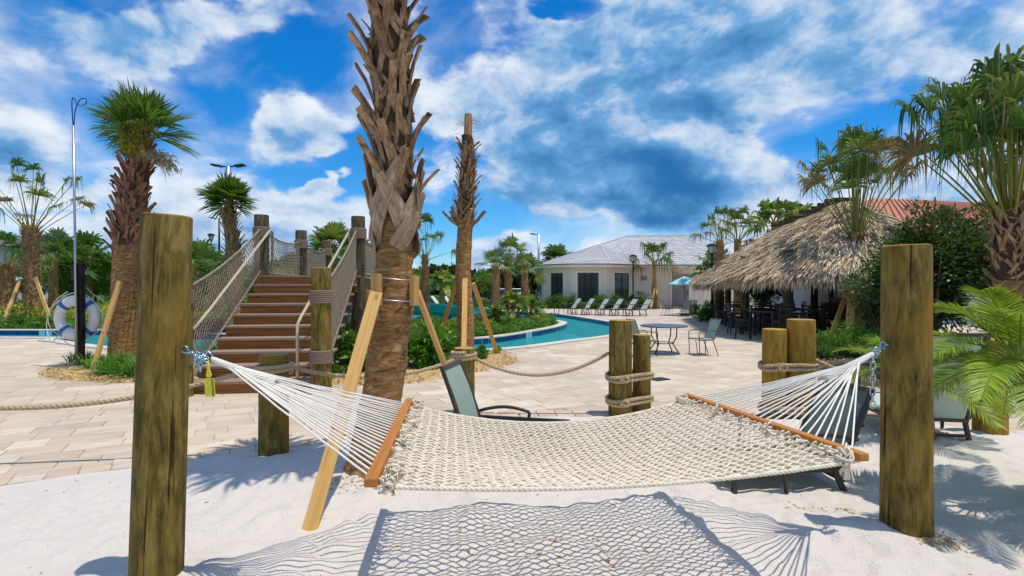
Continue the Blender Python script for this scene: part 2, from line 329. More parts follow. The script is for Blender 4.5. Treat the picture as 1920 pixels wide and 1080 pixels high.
leafmat('stalk', [(.18, .19, .025), (.30, .28, .05), (.23, .23, .035)], .5, .1)
leafmat('date_green', [(.09, .19, .010), (.20, .32, .015), (.38, .46, .03), (.14, .26, .012)], .45, .35)
leafmat('flower_yellow', [(.32, .30, .03), (.50, .46, .07), (.22, .26, .03)], .7)
leafmat('flower_tan', [(.42, .34, .18), (.55, .46, .27)], .8)
leafmat('shrub_green', [(.03, .09, .01), (.07, .18, .018), (.13, .27, .03), (.04, .12, .014)], .5)
leafmat('shrub_lush', [(.04, .14, .012), (.08, .26, .02), (.17, .38, .04), (.05, .18, .015)], .42)
leafmat('shrub_dark', [(.015, .045, .010), (.03, .09, .016), (.07, .15, .025), (.02, .06, .012)], .45, .15)
leafmat('shrub_yellow', [(.18, .28, .015), (.34, .42, .025), (.52, .52, .035), (.12, .23, .015)], .5)
leafmat('shrub_pink', [(.35, .05, .09), (.5, .14, .18), (.04, .10, .02)], .6)
leafmat('shrub_red', [(.06, .018, .015), (.035, .05, .015), (.12, .03, .025)], .5)
leafmat('tree_light', [(.08, .17, .02), (.15, .28, .03), (.26, .38, .05), (.10, .20, .025)], .6)
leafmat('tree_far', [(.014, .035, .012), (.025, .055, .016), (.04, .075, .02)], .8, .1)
simple('bark_grey', (.16, .13, .10), .95, var=.3, scale=12, bump=.5)

# ---------------------------------------------------------------- mesh helpers
class MB:
    def __init__(s): s.v = []; s.f = []
    def add(s, vs, fs):
        o = len(s.v); s.v.extend(tuple(v) for v in vs); s.f.extend(tuple(i+o for i in f) for f in fs)
    def box(s, c, size, rot=None, taper=0):
        x, y, z = [k/2 for k in size]; R = rot if rot is not None else Matrix.Identity(3)
        if isinstance(R, (int, float)): R = Matrix.Rotation(R, 3, 'Z')
        vs = [Vector(c)+R @ Vector((a*x*(1-taper*(q > 0)), b_*y*(1-taper*(q > 0)), q*z)) for q in (-1, 1) for b_ in (-1, 1) for a in (-1, 1)]
        s.add(vs, [(0, 2, 3, 1), (4, 5, 7, 6), (0, 1, 5, 4), (2, 6, 7, 3), (0, 4, 6, 2), (1, 3, 7, 5)])
    def tube(s, pts, r, n=6, cap=True, closed=False):
        pts = [Vector(p) for p in pts]; N = len(pts)
        if isinstance(r, (int, float)): r = [r]*N
        vs = []; up = None
        for i, p in enumerate(pts):
            a = pts[(i-1) % N] if (closed or i > 0) else p; c_ = pts[(i+1) % N] if (closed or i < N-1) else p
            t = (c_-a)
            if t.length < 1e-9: t = Vector((0, 0, 1))
            t.normalize()
            if up is None: up = t.orthogonal().normalized()
            else:
                up = up-t*up.dot(t)
                if up.length < 1e-6: up = t.orthogonal()
                up.normalize()
            b_ = t.cross(up)
            for k in range(n):
                an = 2*PI*k/n; vs.append(p+(up*math.cos(an)+b_*math.sin(an))*r[i])
        fs = []
        for i in range(N if closed else N-1):
            j = (i+1) % N
            for k in range(n): fs.append((i*n+k, i*n+(k+1) % n, j*n+(k+1) % n, j*n+k))
        if cap and not closed: fs.append(tuple(range(n-1, -1, -1))); fs.append(tuple((N-1)*n+k for k in range(n)))
        s.add(vs, fs)
    def bar(s, p0, p1, w_, h, up=(0, 0, 1)):
        p0 = Vector(p0); p1 = Vector(p1); t = (p1-p0).normalized(); u = Vector(up); sd = t.cross(u)
        if sd.length < 1e-6: sd = t.orthogonal()
        sd.normalize(); u = sd.cross(t)
        vs = [q+sd*(a*w_/2)+u*(b_*h/2) for q in (p0, p1) for b_ in (-1, 1) for a in (-1, 1)]
        s.add(vs, [(0, 2, 3, 1), (4, 5, 7, 6), (0, 1, 5, 4), (2, 6, 7, 3), (0, 4, 6, 2), (1, 3, 7, 5)])
    def build(s, name, m, parent=None, smooth=False, loc=None, kind=None, bevel=0):
        me = bpy.data.meshes.new(name); me.from_pydata(s.v, [], s.f); me.update()
        return mk(name, me, m, parent, smooth, loc, kind, bevel)
def mk(name, me, m, parent=None, smooth=False, loc=None, kind=None, bevel=0):
    if isinstance(m, str): m = M[m]
    if m and not me.materials: me.materials.append(m)
    if smooth: me.polygons.foreach_set('use_smooth', [True]*len(me.polygons))
    o = bpy.data.objects.new(name, me); C.objects.link(o)
    if parent: o.parent = parent
    if loc is not None: o.location = loc
    if kind: o['kind'] = kind
    if bevel:
        md = o.modifiers.new('bevel', 'BEVEL'); md.width = bevel; md.segments = 2; md.limit_method = 'ANGLE'; md.angle_limit = .6
    return o
def tag(o, label=None, cat=None, group=None, kind=None):
    if label: o['label'] = label
    if cat: o['category'] = cat
    if group: o['group'] = group
    if kind: o['kind'] = kind
    return o
def empty(name, loc, label, cat, group=None, rz=0):
    o = bpy.data.objects.new(name, None); C.objects.link(o); o.location = loc; o.rotation_euler = (0, 0, rz); o.empty_display_size = .1
    return tag(o, label, cat, group)
KIDS = {}
def copy_tree(o, loc=None, rz=None, label=None, group=None, parent=None):
    c = o.copy(); C.objects.link(c)
    if parent is not None: c.parent = parent
    if loc is not None: c.location = loc
    if rz is not None: c.rotation_euler = (0, 0, rz)
    if label: c['label'] = label
    if group: c['group'] = group
    for ch in list(o.children):
        copy_tree(ch, parent=c)
    return c
def npmesh(name, verts, quads, tris=None):
    me = bpy.data.meshes.new(name); verts = np.asarray(verts, dtype=np.float32).reshape(-1, 3)
    k = quads.shape[1]; nf = len(quads)
    me.vertices.add(len(verts)); me.vertices.foreach_set('co', verts.ravel())
    me.loops.add(nf*k); me.loops.foreach_set('vertex_index', quads.astype(np.int32).ravel())
    me.polygons.add(nf); me.polygons.foreach_set('loop_start', np.arange(0, nf*k, k, dtype=np.int32)); me.polygons.foreach_set('loop_total', np.full(nf, k, dtype=np.int32))
    me.update(calc_edges=True); me.validate(); return me
def nrm(a): return a/np.maximum(np.linalg.norm(a, axis=1, keepdims=True), 1e-9)
def leafmesh(name, cen, dirs, nors, L, W, fold=.15):
    """one four-cornered leaf per row"""
    dirs = nrm(dirs); side = nrm(np.cross(dirs, nors)); up = np.cross(side, dirs)
    L = np.broadcast_to(L, (len(cen),))[:, None]; W = np.broadcast_to(W, (len(cen),))[:, None]
    a = cen; t = cen+dirs*L; m_ = cen+dirs*L*.45
    v = np.stack([a, m_+side*W*.5+up*W*fold, t-up*L*.08, m_-side*W*.5+up*W*fold], axis=1)
    return npmesh(name, v.reshape(-1, 3), np.arange(len(cen)*4).reshape(-1, 4))
def clump_points(n, rad, K, spread=.28, flat=1.0):
    """leaf centres gathered in K clumps through an ellipsoid, and outward directions"""
    cc = rng.normal(size=(K, 3)); cc = nrm(cc)*(rng.random((K, 1))**.45)*.82
    ci = rng.integers(0, K, n); off = rng.normal(size=(n, 3)); off = nrm(off)*(rng.random((n, 1))**.6)*spread*(.6+.8*rng.random((K, 1))[ci])
    p = cc[ci]+off
    d = nrm(nrm(off)*.9+nrm(p)*.7+rng.normal(size=(n, 3))*.45+np.array([0, 0, .25]))
    return p*np.array(rad), d
def catmull(pts, n=8, closed=False):
    P_ = [Vector(p) for p in pts]; out = []; N = len(P_)
    for i in range(N if closed else N-1):
        p1, p2 = P_[i], P_[(i+1) % N]; p0 = P_[(i-1) % N] if (closed or i > 0) else p1; p3 = P_[(i+2) % N] if (closed or i < N-2) else p2
        for k in range(n):
            t = k/n; out.append(.5*((2*p1)+(p2-p0)*t+(2*p0-5*p1+4*p2-p3)*t*t+(3*p1-p0-3*p2+p3)*t**3))
    if not closed: out.append(P_[-1])
    return out
def inpoly(x, y, poly):
    c = False; j = len(poly)-1
    for i in range(len(poly)):
        xi, yi = poly[i][0], poly[i][1]; xj, yj = poly[j][0], poly[j][1]
        if (yi > y) != (yj > y) and x < (xj-xi)*(y-yi)/(yj-yi)+xi: c = not c
        j = i
    return c
def tess(loops, z):
    """polygon with holes -> verts, tris"""
    ls = [[Vector((p[0], p[1], 0)) for p in lp] for lp in loops]
    tr = tessellate_polygon(ls); vs = [(p.x, p.y, z) for lp in ls for p in lp]
    fs = []
    for t in tr:
        a, b_, c_ = [Vector(vs[i]) for i in t]
        fs.append(tuple(t) if (b_-a).cross(c_-a).z > 0 else (t[0], t[2], t[1]))
    return vs, fs
# ================================================================ SETTING
POOL_C = [(-45, 16.6), (-15.5, 16.1), (-13.2, 15.3), (-10.1, 13.4), (-7, 12.3), (-4.07, 12.1), (-2.5, 12.2), (-.77, 12.8), (.34, 13.6), (1.5, 15), (3, 16.7), (4, 19), (4.35, 21.5), (4.2, 23.6), (3.6, 26.5), (2.7, 30), (1.3, 32.4), (-.7, 34), (-5, 34.5), (-8.5, 32), (-9.3, 28), (-8, 24), (-4.5, 22.6), (-2, 23), (.5, 24.6), (1.6, 25), (2.2, 24), (2.3, 22.6), (1.68, 20.3), (0, 16.9), (-1.1, 15.6), (-3, 15), (-5, 15.2), (-9, 17), (-13.7, 18.6), (-18, 18.75), (-45, 18.9)]
POOL = [(p.x, p.y) for p in catmull([(x, y, 0) for x, y in POOL_C], 6)]
def off(poly, d):
    """push a counter-clockwise outline outwards by d"""
    out = []; N = len(poly)
    for i in range(N):
        a = Vector(poly[(i-1) % N]); b_ = Vector(poly[(i+1) % N]); t = (b_-a).normalized(); out.append((poly[i][0]+t.y*d, poly[i][1]-t.x*d))
    return out
def sheet(name, loops, z, m, kind='structure'):
    vs, fs = tess(loops, z); b_ = MB(); b_.add(vs, fs); return b_.build(name, m, kind=kind)
ground = sheet('ground', [[(-1500, -1500), (1500, -1500), (1500, 1500), (-1500, 1500)], POOL[::-1]], -.06, 'turf')
b = NB('deck_far', .75, .25); v = b.coord('World', (1, 1, 1), (0, 0, math.radians(-27)))
bk = b.n('ShaderNodeTexBrick'); b.l(v, bk.inputs['Vector']); bk.inputs['Scale'].default_value = 1; bk.inputs['Brick Width'].default_value = .46; bk.inputs['Row Height'].default_value = .305
bk.inputs['Mortar Size'].default_value = .004; bk.inputs['Mortar'].default_value = (.36, .31, .27, 1); bk.inputs['Color1'].default_value = (.48, .40, .33, 1); bk.inputs['Color2'].default_value = (.62, .54, .46, 1)
s_ = b.noise(b.coord('World', (1.5, 3, 1), (0, 0, math.radians(-27))), 1.6, 6, .65)
c = b.mix(1, bk.outputs[0], b.ramp(s_, [(.3, (.78, .70, .67)), (.5, (1, .98, .96)), (.7, (1.12, 1.1, 1.06))]), 'MULTIPLY'); b.col(c); M['deck_far'] = b.m
deck = sheet('pool_deck', [[(-50, -14), (45, -14), (45, 42), (-50, 42)], POOL[::-1]], -.012, 'deck_far')
isl = POOL[POOL.index(min(POOL, key=lambda p: (p[0]+8.5)**2+(p[1]-32)**2)):]
LAND = [(-49, 19.2)]+[(-49, 75), (-10.5, 75), (-10.5, 36)]+isl
sheet('planting_ground', [LAND], .016, 'turf')
# pool shell
bb = MB(); N = len(POOL)
for i in range(N):
    j = (i+1) % N; a, c_ = POOL[i], POOL[j]; bb.add([(a[0], a[1], -.0), (c_[0], c_[1], 0), (c_[0], c_[1], -.9), (a[0], a[1], -.9)], [(0, 1, 2, 3)])
bb.build('pool_wall', 'plaster', kind='structure')
fl = off(POOL, .02)
sheet('pool_floor', [fl], -.9, 'plaster')
sheet('pool_water', [POOL], -.15, 'water')
ci, co = off(POOL, -.03), off(POOL, .3); bb = MB(); vs = []; fs = []
for i in range(N): vs += [(ci[i][0], ci[i][1], .0), (ci[i][0], ci[i][1], .035), (co[i][0], co[i][1], .035), (co[i][0], co[i][1], -.03)]
for i in range(N):
    j = (i+1) % N
    for k in range(3): fs.append((i*4+k, j*4+k, j*4+k+1, i*4+k+1))
    fs.append((i*4, i*4+3, j*4+3, j*4))
bb.add(vs, fs); coping = bb.build('pool_coping', 'coping', kind='structure')
# tile band on the walls that face the camera
tm = MB(); tm.box((0, 0, 0), (.186, .02, .175)); tme = None; rest = MB(); cnt = 0; cand = []
for i in range(N):
    j = (i+1) % N; a = Vector((*POOL[i], 0)); c_ = Vector((*POOL[j], 0)); t = c_-a; L = t.length
    if L < .01: continue
    t.normalize(); nin = Vector((-t.y, t.x, 0)); k = max(1, round(L/.19))
    for q in range(k):
        p = a+t*(L*(q+.5)/k)+nin*.012; cand.append((p, math.atan2(t.y, t.x), nin))
cand = [c_ for c_ in cand if c_[2].dot(-c_[0]) > 0 and abs(c_[0].x) < c_[0].y*1.02 and c_[0].y < 37]
cand.sort(key=lambda c_: c_[0].length)
for q, (p, an, nin) in enumerate(cand):
    z = -.085
    if q < 290:
        if tme is None: o = tm.build('pool_tile', 'pool_tile', coping, loc=(p.x, p.y, z)); tme = o.data
        else: o = mk('pool_tile', tme, None, coping, loc=(p.x, p.y, z))
        o.rotation_euler = (0, 0, an)
    else: rest.box((p.x, p.y, z), (.186, .02, .175), an)
if rest.v: rest.build('far_tile_band', 'pool_tile', coping, kind='stuff')
# depth-marker tiles, paler, set into the blue band
for k, (px, py) in enumerate([(1160/3.1775+640-10, 634), (92, 621)]):
    g = G(px, py-1); p, an, nin = min(cand, key=lambda c_: abs((c_[0].x/c_[0].y)-(px-960)/F)+abs(c_[0].y-g.y)*.02)
    for q in range(2):
        bb = MB(); bb.box((0, 0, 0), (.2, .012, .16)); o = bb.build('marker_tile', 'depth_tile', coping, loc=(p.x+nin.x*.02+math.cos(an)*.24*q, p.y+nin.y*.02+math.sin(an)*.24*q, -.08)); o.rotation_euler = (0, 0, an)

# ---- sand
SB = [(-14, -2), (-9, 1.3), (-6, 2.95), (-3.87, 4.03), (-2.86, 4.62), (-1.83, 5.12), (-.9, 5.75), (-.1, 6.15), (1.24, 6.23), (3.5, 6.33), (4.3, 6.15), (5.0, 5.62), (5.6, 5.35), (8, 4.8), (14, 3.6)]
SBc = catmull([(x, y, 0) for x, y in SB], 10); SX = np.array([p.x for p in SBc]); SY = np.array([p.y for p in SBc])
def sand_b(x): return float(np.interp(x, SX, SY))
def smooth(t): t = max(0, min(1, t)); return t*t*(3-2*t)
HEAPS = [(-1.13, 4.17, .5, .045), (2.34, 3.16, .35, .05), (3.6, 3.6, .6, .06), (-1.75, 2.62, .4, .04), (-2.13, 4.72, .35, .03), (1.24, 6.1, .4, .03), (3.1, 5.9, .5, .04), (4.72, 5.2, .4, .04), (2.1, 3.9, .8, -.05), (-1.3, 3.47, .25, .03)]
def sand_z(x, y):
    e = sand_b(x)-y
    h = mnoise.fractal(Vector((x*.9, y*.9, 3)), 1, 2, 3)*.04+mnoise.noise(Vector((x*2.6, y*3.2, 7)))*.034
    h += (abs(mnoise.noise(Vector((x*5.5+2, y*5.5, 9))))-.2)*.042+mnoise.noise(Vector((x*10, y*10, 1)))*.011
    for hx, hy, r, a in HEAPS:
        d = math.hypot(x-hx, y-hy)/r
        if d < 2: h += a*math.exp(-d*d*1.6)
    return max(.012+smooth(e/.9)*(.045+h)*.95, .006+.012*mnoise.noise(Vector((x*4, y*4, 2)))) if e > .12 else .012
xs = np.concatenate([np.linspace(-13, -6, 40, endpoint=False), np.linspace(-6, 6, 420, endpoint=False), np.linspace(6, 13, 40)])
vs = []; NYs = 230
for x in xs:
    bnd = sand_b(x)+mnoise.noise(Vector((x*3, 0, 5)))*.035
    lo = -9.0 if bnd > -8 else bnd-1
    for k in range(NYs):
        t = k/(NYs-1)
        y = (lo+(1.2-lo)*(t/.13)) if t < .13 and bnd > 1.3 else (1.2+(bnd-1.2)*((t-.13)/.87) if bnd > 1.3 else lo+(bnd-lo)*t)
        z = sand_z(x, y) if k < NYs-1 else -.012
        vs.append((x, y, z))
a = np.arange((len(xs)-1)*(NYs-1)); ii = a//(NYs-1); kk = a % (NYs-1)
q = np.stack([ii*NYs+kk, (ii+1)*NYs+kk, (ii+1)*NYs+kk+1, ii*NYs+kk+1], 1)
vs = np.array(vs); rs_ = random.Random(21)
for k in range(230):      # footprints and scuffs pressed into the loose sand
    fx, fy = rs_.uniform(-4, 4.5), rs_.uniform(1.9, 5.8)
    if fy > sand_b(fx)-.25: continue
    an_ = rs_.uniform(0, 3.14); ra, rb = rs_.uniform(.05, .13), rs_.uniform(.03, .06); dx_ = vs[:, 0]-fx; dy_ = vs[:, 1]-fy; m_ = (abs(dx_) < .35) & (abs(dy_) < .35)
    u_ = (dx_[m_]*math.cos(an_)+dy_[m_]*math.sin(an_))/ra; w_ = (-dx_[m_]*math.sin(an_)+dy_[m_]*math.cos(an_))/rb; r2_ = u_*u_+w_*w_
    vs[m_, 2] += np.maximum(-(vs[m_, 2]-.004), rs_.uniform(.006, .017)*(-np.exp(-r2_)+.55*np.exp(-(np.sqrt(r2_)-1.5)**2*3)))
me = npmesh('sand', vs, q); sand = mk('sand', me, 'sand', smooth=True, kind='structure')
# specks of bark and shell lying on the sand
bb = MB()
def speck(x, y, s, z=None):
    z = sand_z(x, y) if z is None else z; an = random.random()*6.3
    bb.box((x, y, z+s*.15), (s*random.uniform(.6, 1.8), s*.6, s*.45), an)
for k in range(300): speck(random.uniform(-3.5, 4.2), random.uniform(1.9, 5.4), random.choice([.004, .006, .008, .014]))
for cx, cy, r, n_ in [(2.42, 3.02, .16, 120), (1.98, 3.55, .13, 40), (2.22, 3.52, .06, 30), (-1.1, 3.95, .3, 160), (3.2, 2.9, .35, 40), (.3, 2.9, .5, 60)]:
    for k in range(n_): speck(cx+random.gauss(0, r*.5), cy+random.gauss(0, r*.35), random.uniform(.005, .018))
bb.build('beach_debris', 'mulch', kind='stuff')

# ---- planting beds cut into the deck
BED1 = [(-8.35, 9.55), (-7.9, 9.0), (-7.1, 8.65), (-6.2, 8.5), (-5.3, 8.7), (-5.15, 10), (-5.25, 11.8), (-6.5, 11.9), (-7.9, 11.2), (-8.4, 10.3)]
BED2 = [(-3.0, 8.6), (-2.6, 8.3), (-1.9, 8.28), (-1.2, 8.75), (-.7, 9.5), (-.05, 10.4), (.05, 11.3), (-.25, 12.3), (-.9, 12.45), (-2.5, 11.85), (-3.0, 11.7), (-3.05, 10)]
BED3 = [(5.3, 9.3), (5.6, 8.0), (6.6, 7.2), (9, 6.6), (14, 7), (16, 12), (13, 14.5), (9.6, 15.2), (8.3, 14.4), (6.2, 11.4)]
BED4 = [(2.3, 41.9), (2.2, 39.6), (6, 38.8), (9.6, 38.6), (11.6, 38.4), (12.6, 39.5), (12.6, 41.9)]
BED5 = [(9.0, 25.5), (9.2, 23.8), (10.3, 23.8), (10.6, 25.8), (10.0, 27)]
BEDS = []
for k, bp_ in enumerate([BED1, BED2, BED3, BED4, BED5]):
    s_ = [(p.x, p.y) for p in catmull([(x, y, 0) for x, y in bp_], 6, closed=True)]; BEDS.append(s_)
    cx = sum(p[0] for p in s_)/len(s_); cy = sum(p[1] for p in s_)/len(s_); bb = MB(); vs = []; fs = []; n_ = len(s_); R = [1, .96, .8, .5]
    for r, z in zip(R, (-.01, .02, .05, .07)): vs += [(cx+(x-cx)*r, cy+(y-cy)*r, z) for x, y in s_]
    for ring in range(3):
        for i in range(n_): fs.append((ring*n_+i, ring*n_+(i+1) % n_, (ring+1)*n_+(i+1) % n_, (ring+1)*n_+i))
    fs.append(tuple(3*n_+i for i in range(n_))); bb.add(vs, fs); bb.build('planting_bed', 'mulch' if k < 2 else 'soil', kind='structure')
    if k < 3:
        n_c = [2600, 3000, 2600][k]; pts = []
        x0, x1 = min(p[0] for p in s_), max(p[0] for p in s_); y0, y1 = min(p[1] for p in s_), max(p[1] for p in s_)
        while len(pts) < n_c:
            x = random.uniform(x0-.05, x1+.05); y = random.uniform(y0-.05, y1)
            if inpoly(cx+(x-cx)*.975, cy+(y-cy)*.975, s_): pts.append((x, y, .03+.04*random.random()))
        pts = np.array(pts); d = rng.normal(size=(n_c, 3))*[1, 1, .35]; nn = rng.normal(size=(n_c, 3))*.5+[0, 0, 1]
        mk('mulch_chips', leafmesh('mulch_chips', pts, d, nn, rng.uniform(.03, .09, n_c), rng.uniform(.015, .04, n_c), .05), 'chips', kind='stuff')

# ---- paving slabs (real pieces): nearest ones singly, the rest joined
AN = math.radians(27.5); ux, uy = math.cos(AN), math.sin(AN)
def in_deck(x, y, r=.0):
    if y < sand_b(x)+.22 or inpoly(x, y, PO2) or any(inpoly(x, y, b_) for b_ in BEDS) or inpoly(x, y, LAND): return False
    return True
PO2 = off(POOL, .16)
LENS = [.30, .45, .60]; slabs = []
for r in range(-70, 90):
    s0 = -30+random.random()*.5; v0 = r*.305
    while s0 < 40:
        L = random.choice(LENS); u = s0+L/2; s0 += L
        x = u*ux-v0*uy; y = u*uy+v0*ux
        if y < 2 or y > 18.5 or abs(x) > y*1.0+1: continue
        if in_deck(x, y): slabs.append((x, y, L))
slabs.sort(key=lambda s: math.hypot(s[0], s[1])+(3 if abs(s[0]) > s[1]*.97 else 0))
def slabmesh(L, W, name):
    b_ = MB(); g = .0035; x, y = L/2-g, W/2-g; e = .004
    b_.add([(-x, -y, -.02), (x, -y, -.02), (x, y, -.02), (-x, y, -.02), (-x, -y, -e), (x, -y, -e), (x, y, -e), (-x, y, -e), (-x+e, -y+e, 0), (x-e, -y+e, 0), (x-e, y-e, 0), (-x+e, y-e, 0)],
           [(0, 1, 5, 4), (1, 2, 6, 5), (2, 3, 7, 6), (3, 0, 4, 7), (4, 5, 9, 8), (5, 6, 10, 9), (6, 7, 11, 10), (7, 4, 8, 11), (8, 9, 10, 11)])
    return b_
sm = {}; rest = MB()
for k, (x, y, L) in enumerate(slabs):
    z = random.uniform(-.0015, .0015)
    if k < 295:
        if L not in sm: o = slabmesh(L, .305, 'slab').build('paving_slab', 'paver', deck, loc=(x, y, z)); sm[L] = o.data
        else: o = mk('paving_slab', sm[L], None, deck, loc=(x, y, z))
        o.rotation_euler = (random.gauss(0, .002), random.gauss(0, .002), AN)
    else:
        b_ = slabmesh(L, .305, 's'); rest.add([(x+a[0]*ux-a[1]*uy, y+a[0]*uy+a[1]*ux, z+a[2]) for a in b_.v], b_.f)
rest.build('far_paving', 'paver', deck, kind='stuff')
# border course of small blocks along the sand
bm_ = None
for row, (o_, W) in enumerate([(.10, .15), (.255, .15)]):
    s0 = 0; i = 0; pts = [Vector((p.x, p.y, 0)) for p in SBc if -9 < p.x < 9]; acc = random.random()*.1
    cum = [0]
    for a, b_ in zip(pts, pts[1:]): cum.append(cum[-1]+(b_-a).length)
    s = acc
    while s < cum[-1]-.3:
        L = .215; m_ = s+L/2; i = max(k for k in range(len(cum)) if cum[k] <= m_); t = (m_-cum[i])/(cum[i+1]-cum[i]); p = pts[i].lerp(pts[i+1], t); d = (pts[i+1]-pts[i]).normalized(); nn = Vector((-d.y, d.x, 0))
        q = p+nn*o_; s += L
        if abs(q.x) > q.y+.4: continue
        if bm_ is None: o = slabmesh(L, W, 'bl').build('border_block', 'border_paver', deck, loc=(q.x, q.y, .007)); bm_ = o.data
        else: o = mk('border_block', bm_, None, deck, loc=(q.x, q.y, .007+random.uniform(-.001, .001)))
        o.rotation_euler = (0, 0, math.atan2(d.y, d.x))
# bright green putting turf and back garden ground on the far bank
sheet('putting_green', [[(-34, 25), (-11, 24), (-9.2, 27), (-9.8, 31), (-20, 33), (-34, 33)]], .03, 'green_turf')
sheet('splash_pad', [[(-8, 37), (-1, 37.4), (-1, 41), (-8, 41)]], .004, 'depth_tile')

# ================================================================ BUILDERS
def lathe(prof, n=28, wob=0.0, seed=0):
    """profile of (radius, z) turned about z, slightly out of round"""
    b_ = MB(); vs = []
    for (r, z) in prof:
        for k in range(n):
            a = 2*PI*k/n; rr = r*(1+wob*mnoise.noise(Vector((math.cos(a)*1.3+seed*7, math.sin(a)*1.3, z*.5+seed))))
            vs.append((rr*math.cos(a), rr*math.sin(a), z))
    fs = [(i*n+k, i*n+(k+1) % n, (i+1)*n+(k+1) % n, (i+1)*n+k) for i in range(len(prof)-1) for k in range(n)]
    fs.append(tuple((len(prof)-1)*n+k for k in range(n))); b_.add(vs, fs); return b_
def pole(name, x, y, z0, z1, r, m, label, cat='post', group=None, lean=(0, 0), parent=None, seed=0):
    prof = [(r*1.03, z0-.25)]+[(r*(1.03-.06*t), z0+(z1-z0)*t-.012*(t == 1)) for t in [0, .15, .3, .45, .6, .75, .9, 1]]
    prof += [(r*.945, z1-.004)]
    b_ = lathe(prof, 28, .05, seed); o = b_.build(name, m, parent, smooth=False, loc=(x, y, 0))
    for p in o.data.polygons: p.use_smooth = len(p.vertices) == 4
    cut = lathe([(r*.945, -.001), (r*.90, .003), (r*.5, .004)], 28, .05, seed)
    for i, v_ in enumerate(cut.v): pass
    ct = cut.build('cut_end', 'pole_end', o, loc=(0, 0, z1-.003))
    o.rotation_euler = (lean[1], lean[0], random.random()*0)
    if label: tag(o, label, cat, group)
    return o
def rope_path(mb, pts, R, pitch, strands=3, n=5, closed=False):
    """a laid rope: strands twisted round a path"""
    pts = [Vector(p) for p in pts]; L = [0]
    for a, c_ in zip(pts, pts[1:]): L.append(L[-1]+(c_-a).length)
    st = pitch/7; N_ = max(4, int(L[-1]/st)); cen = []; j = 0
    for i in range(N_+1):
        s = L[-1]*i/N_
        while j < len(L)-2 and L[j+1] < s: j += 1
        t = (s-L[j])/max(1e-9, L[j+1]-L[j]); cen.append(pts[j].lerp(pts[j+1], t))
    up = None; fr = []
    for i, p in enumerate(cen):
        t = (cen[min(i+1, N_)]-cen[max(i-1, 0)]).normalized()
        up = t.orthogonal().normalized() if up is None else (up-t*up.dot(t)).normalized()
        fr.append((up.copy(), t.cross(up)))
    for k in range(strands):
        ph = 2*PI*k/strands
        mb.tube([c_+(u*math.cos(ph+2*PI*i*L[-1]/N_/pitch)+w_*math.sin(ph+2*PI*i*L[-1]/N_/pitch))*R*.52 for i, (c_, (u, w_)) in enumerate(zip(cen, fr))], R*.56, n)
def sag(a, b_, d, n=24):
    a = Vector(a); b_ = Vector(b_); return [a.lerp(b_, i/n)-Vector((0, 0, 4*d*(i/n)*(1-i/n))) for i in range(n+1)]
def coil(mb, cx, cy, z, r, turns, R, pitch=.11, dz=None):
    dz = dz or R*1.9; n = int(turns*28)
    rope_path(mb, [(cx+r*math.cos(2*PI*i/28), cy+r*math.sin(2*PI*i/28), z+dz*i/28) for i in range(n+1)], R, pitch)
# ---- palms
def strip(mb, pts, wid, side, fold=0.0):
    """thin blade along a path: widths per point, with a shallow fold"""
    vs = []; up = Vector((0, 0, 1))
    for p, w_ in zip(pts, wid): vs += [p-side*w_/2, p+side*w_/2]
    n = len(pts); mb.add(vs, [(2*i, 2*i+1, 2*i+3, 2*i+2) for i in range(n-1)])
def fan_frond(mb, sb, base, az, el, Lp, R, n=28, droop=.1, tip=.35, ragged=.1, pr=.012, spanr=2.35, wk=1.0, threads=None):
    d0 = Vector((math.cos(az)*math.cos(el), math.sin(az)*math.cos(el), math.sin(el))); pts = []
    for i in range(7):
        t = i/6; pts.append(base+d0*Lp*t-Vector((0, 0, droop*(t*Lp)**2)))
    sb.tube(pts, [pr*(1.5-.8*i/6) for i in range(7)], 4)
    T = (pts[-1]-pts[-2]).normalized(); Sd = T.cross(Vector((0, 0, 1)))
    if Sd.length < .05: Sd = Vector((-math.sin(az), math.cos(az), 0))
    Sd.normalize(); Nn = Sd.cross(T); c0 = pts[-1]; tw = random.gauss(0, .35); Sd, Nn = Sd*math.cos(tw)+Nn*math.sin(tw), Nn*math.cos(tw)-Sd*math.sin(tw)
    for k in range(n):
        th = (k/(n-1)-.5)*2*spanr; rr = R*(.78+.24*math.cos(th*.7))*random.uniform(1-ragged, 1.04)
        D = (T*math.cos(th)+Sd*math.sin(th)+Nn*(.22+.1*random.random())*(abs(math.sin(th))+.1)).normalized(); sd = D.cross(Nn).normalized(); wmax = R*2*spanr*.60/n*wk
        tp = tip*(random.uniform(.5, 1.4) if random.random() < .8 else random.uniform(1.6, 3.2)*(1 if ragged > .2 else .6)); bend = random.gauss(0, .06)
        P_ = []
        for s_ in (0, .3, .58, .8, 1.0):
            P_.append(c0+(D+sd*bend*s_)*rr*s_*(1-.12*tp*max(0, s_-.5)*2)-Vector((0, 0, 1))*(tp*rr*max(0, s_-.35)**2*1.6)-Vector((0, 0, droop*.4*rr*s_*s_)))
        strip(mb, P_, [.006*R, wmax*.62, wmax, wmax*.62, .003], (sd+Nn*(.35 if k % 2 else -.35)).normalized())
        if threads is not None and random.random() < .35:
            q0 = P_[random.choice((2, 3, 3))]; q1 = q0+D*rr*.12-Vector((0, 0, rr*.1)); L_ = rr*random.uniform(.25, .75); sw = Vector((random.gauss(0, .08), random.gauss(0, .08), 0))*L_
            strip(threads, [q0, q1, q1+sw*.5-Vector((0, 0, L_*.5)), q1+sw-Vector((0, 0, L_))], [R*.014, R*.02, R*.016, .002], sd)
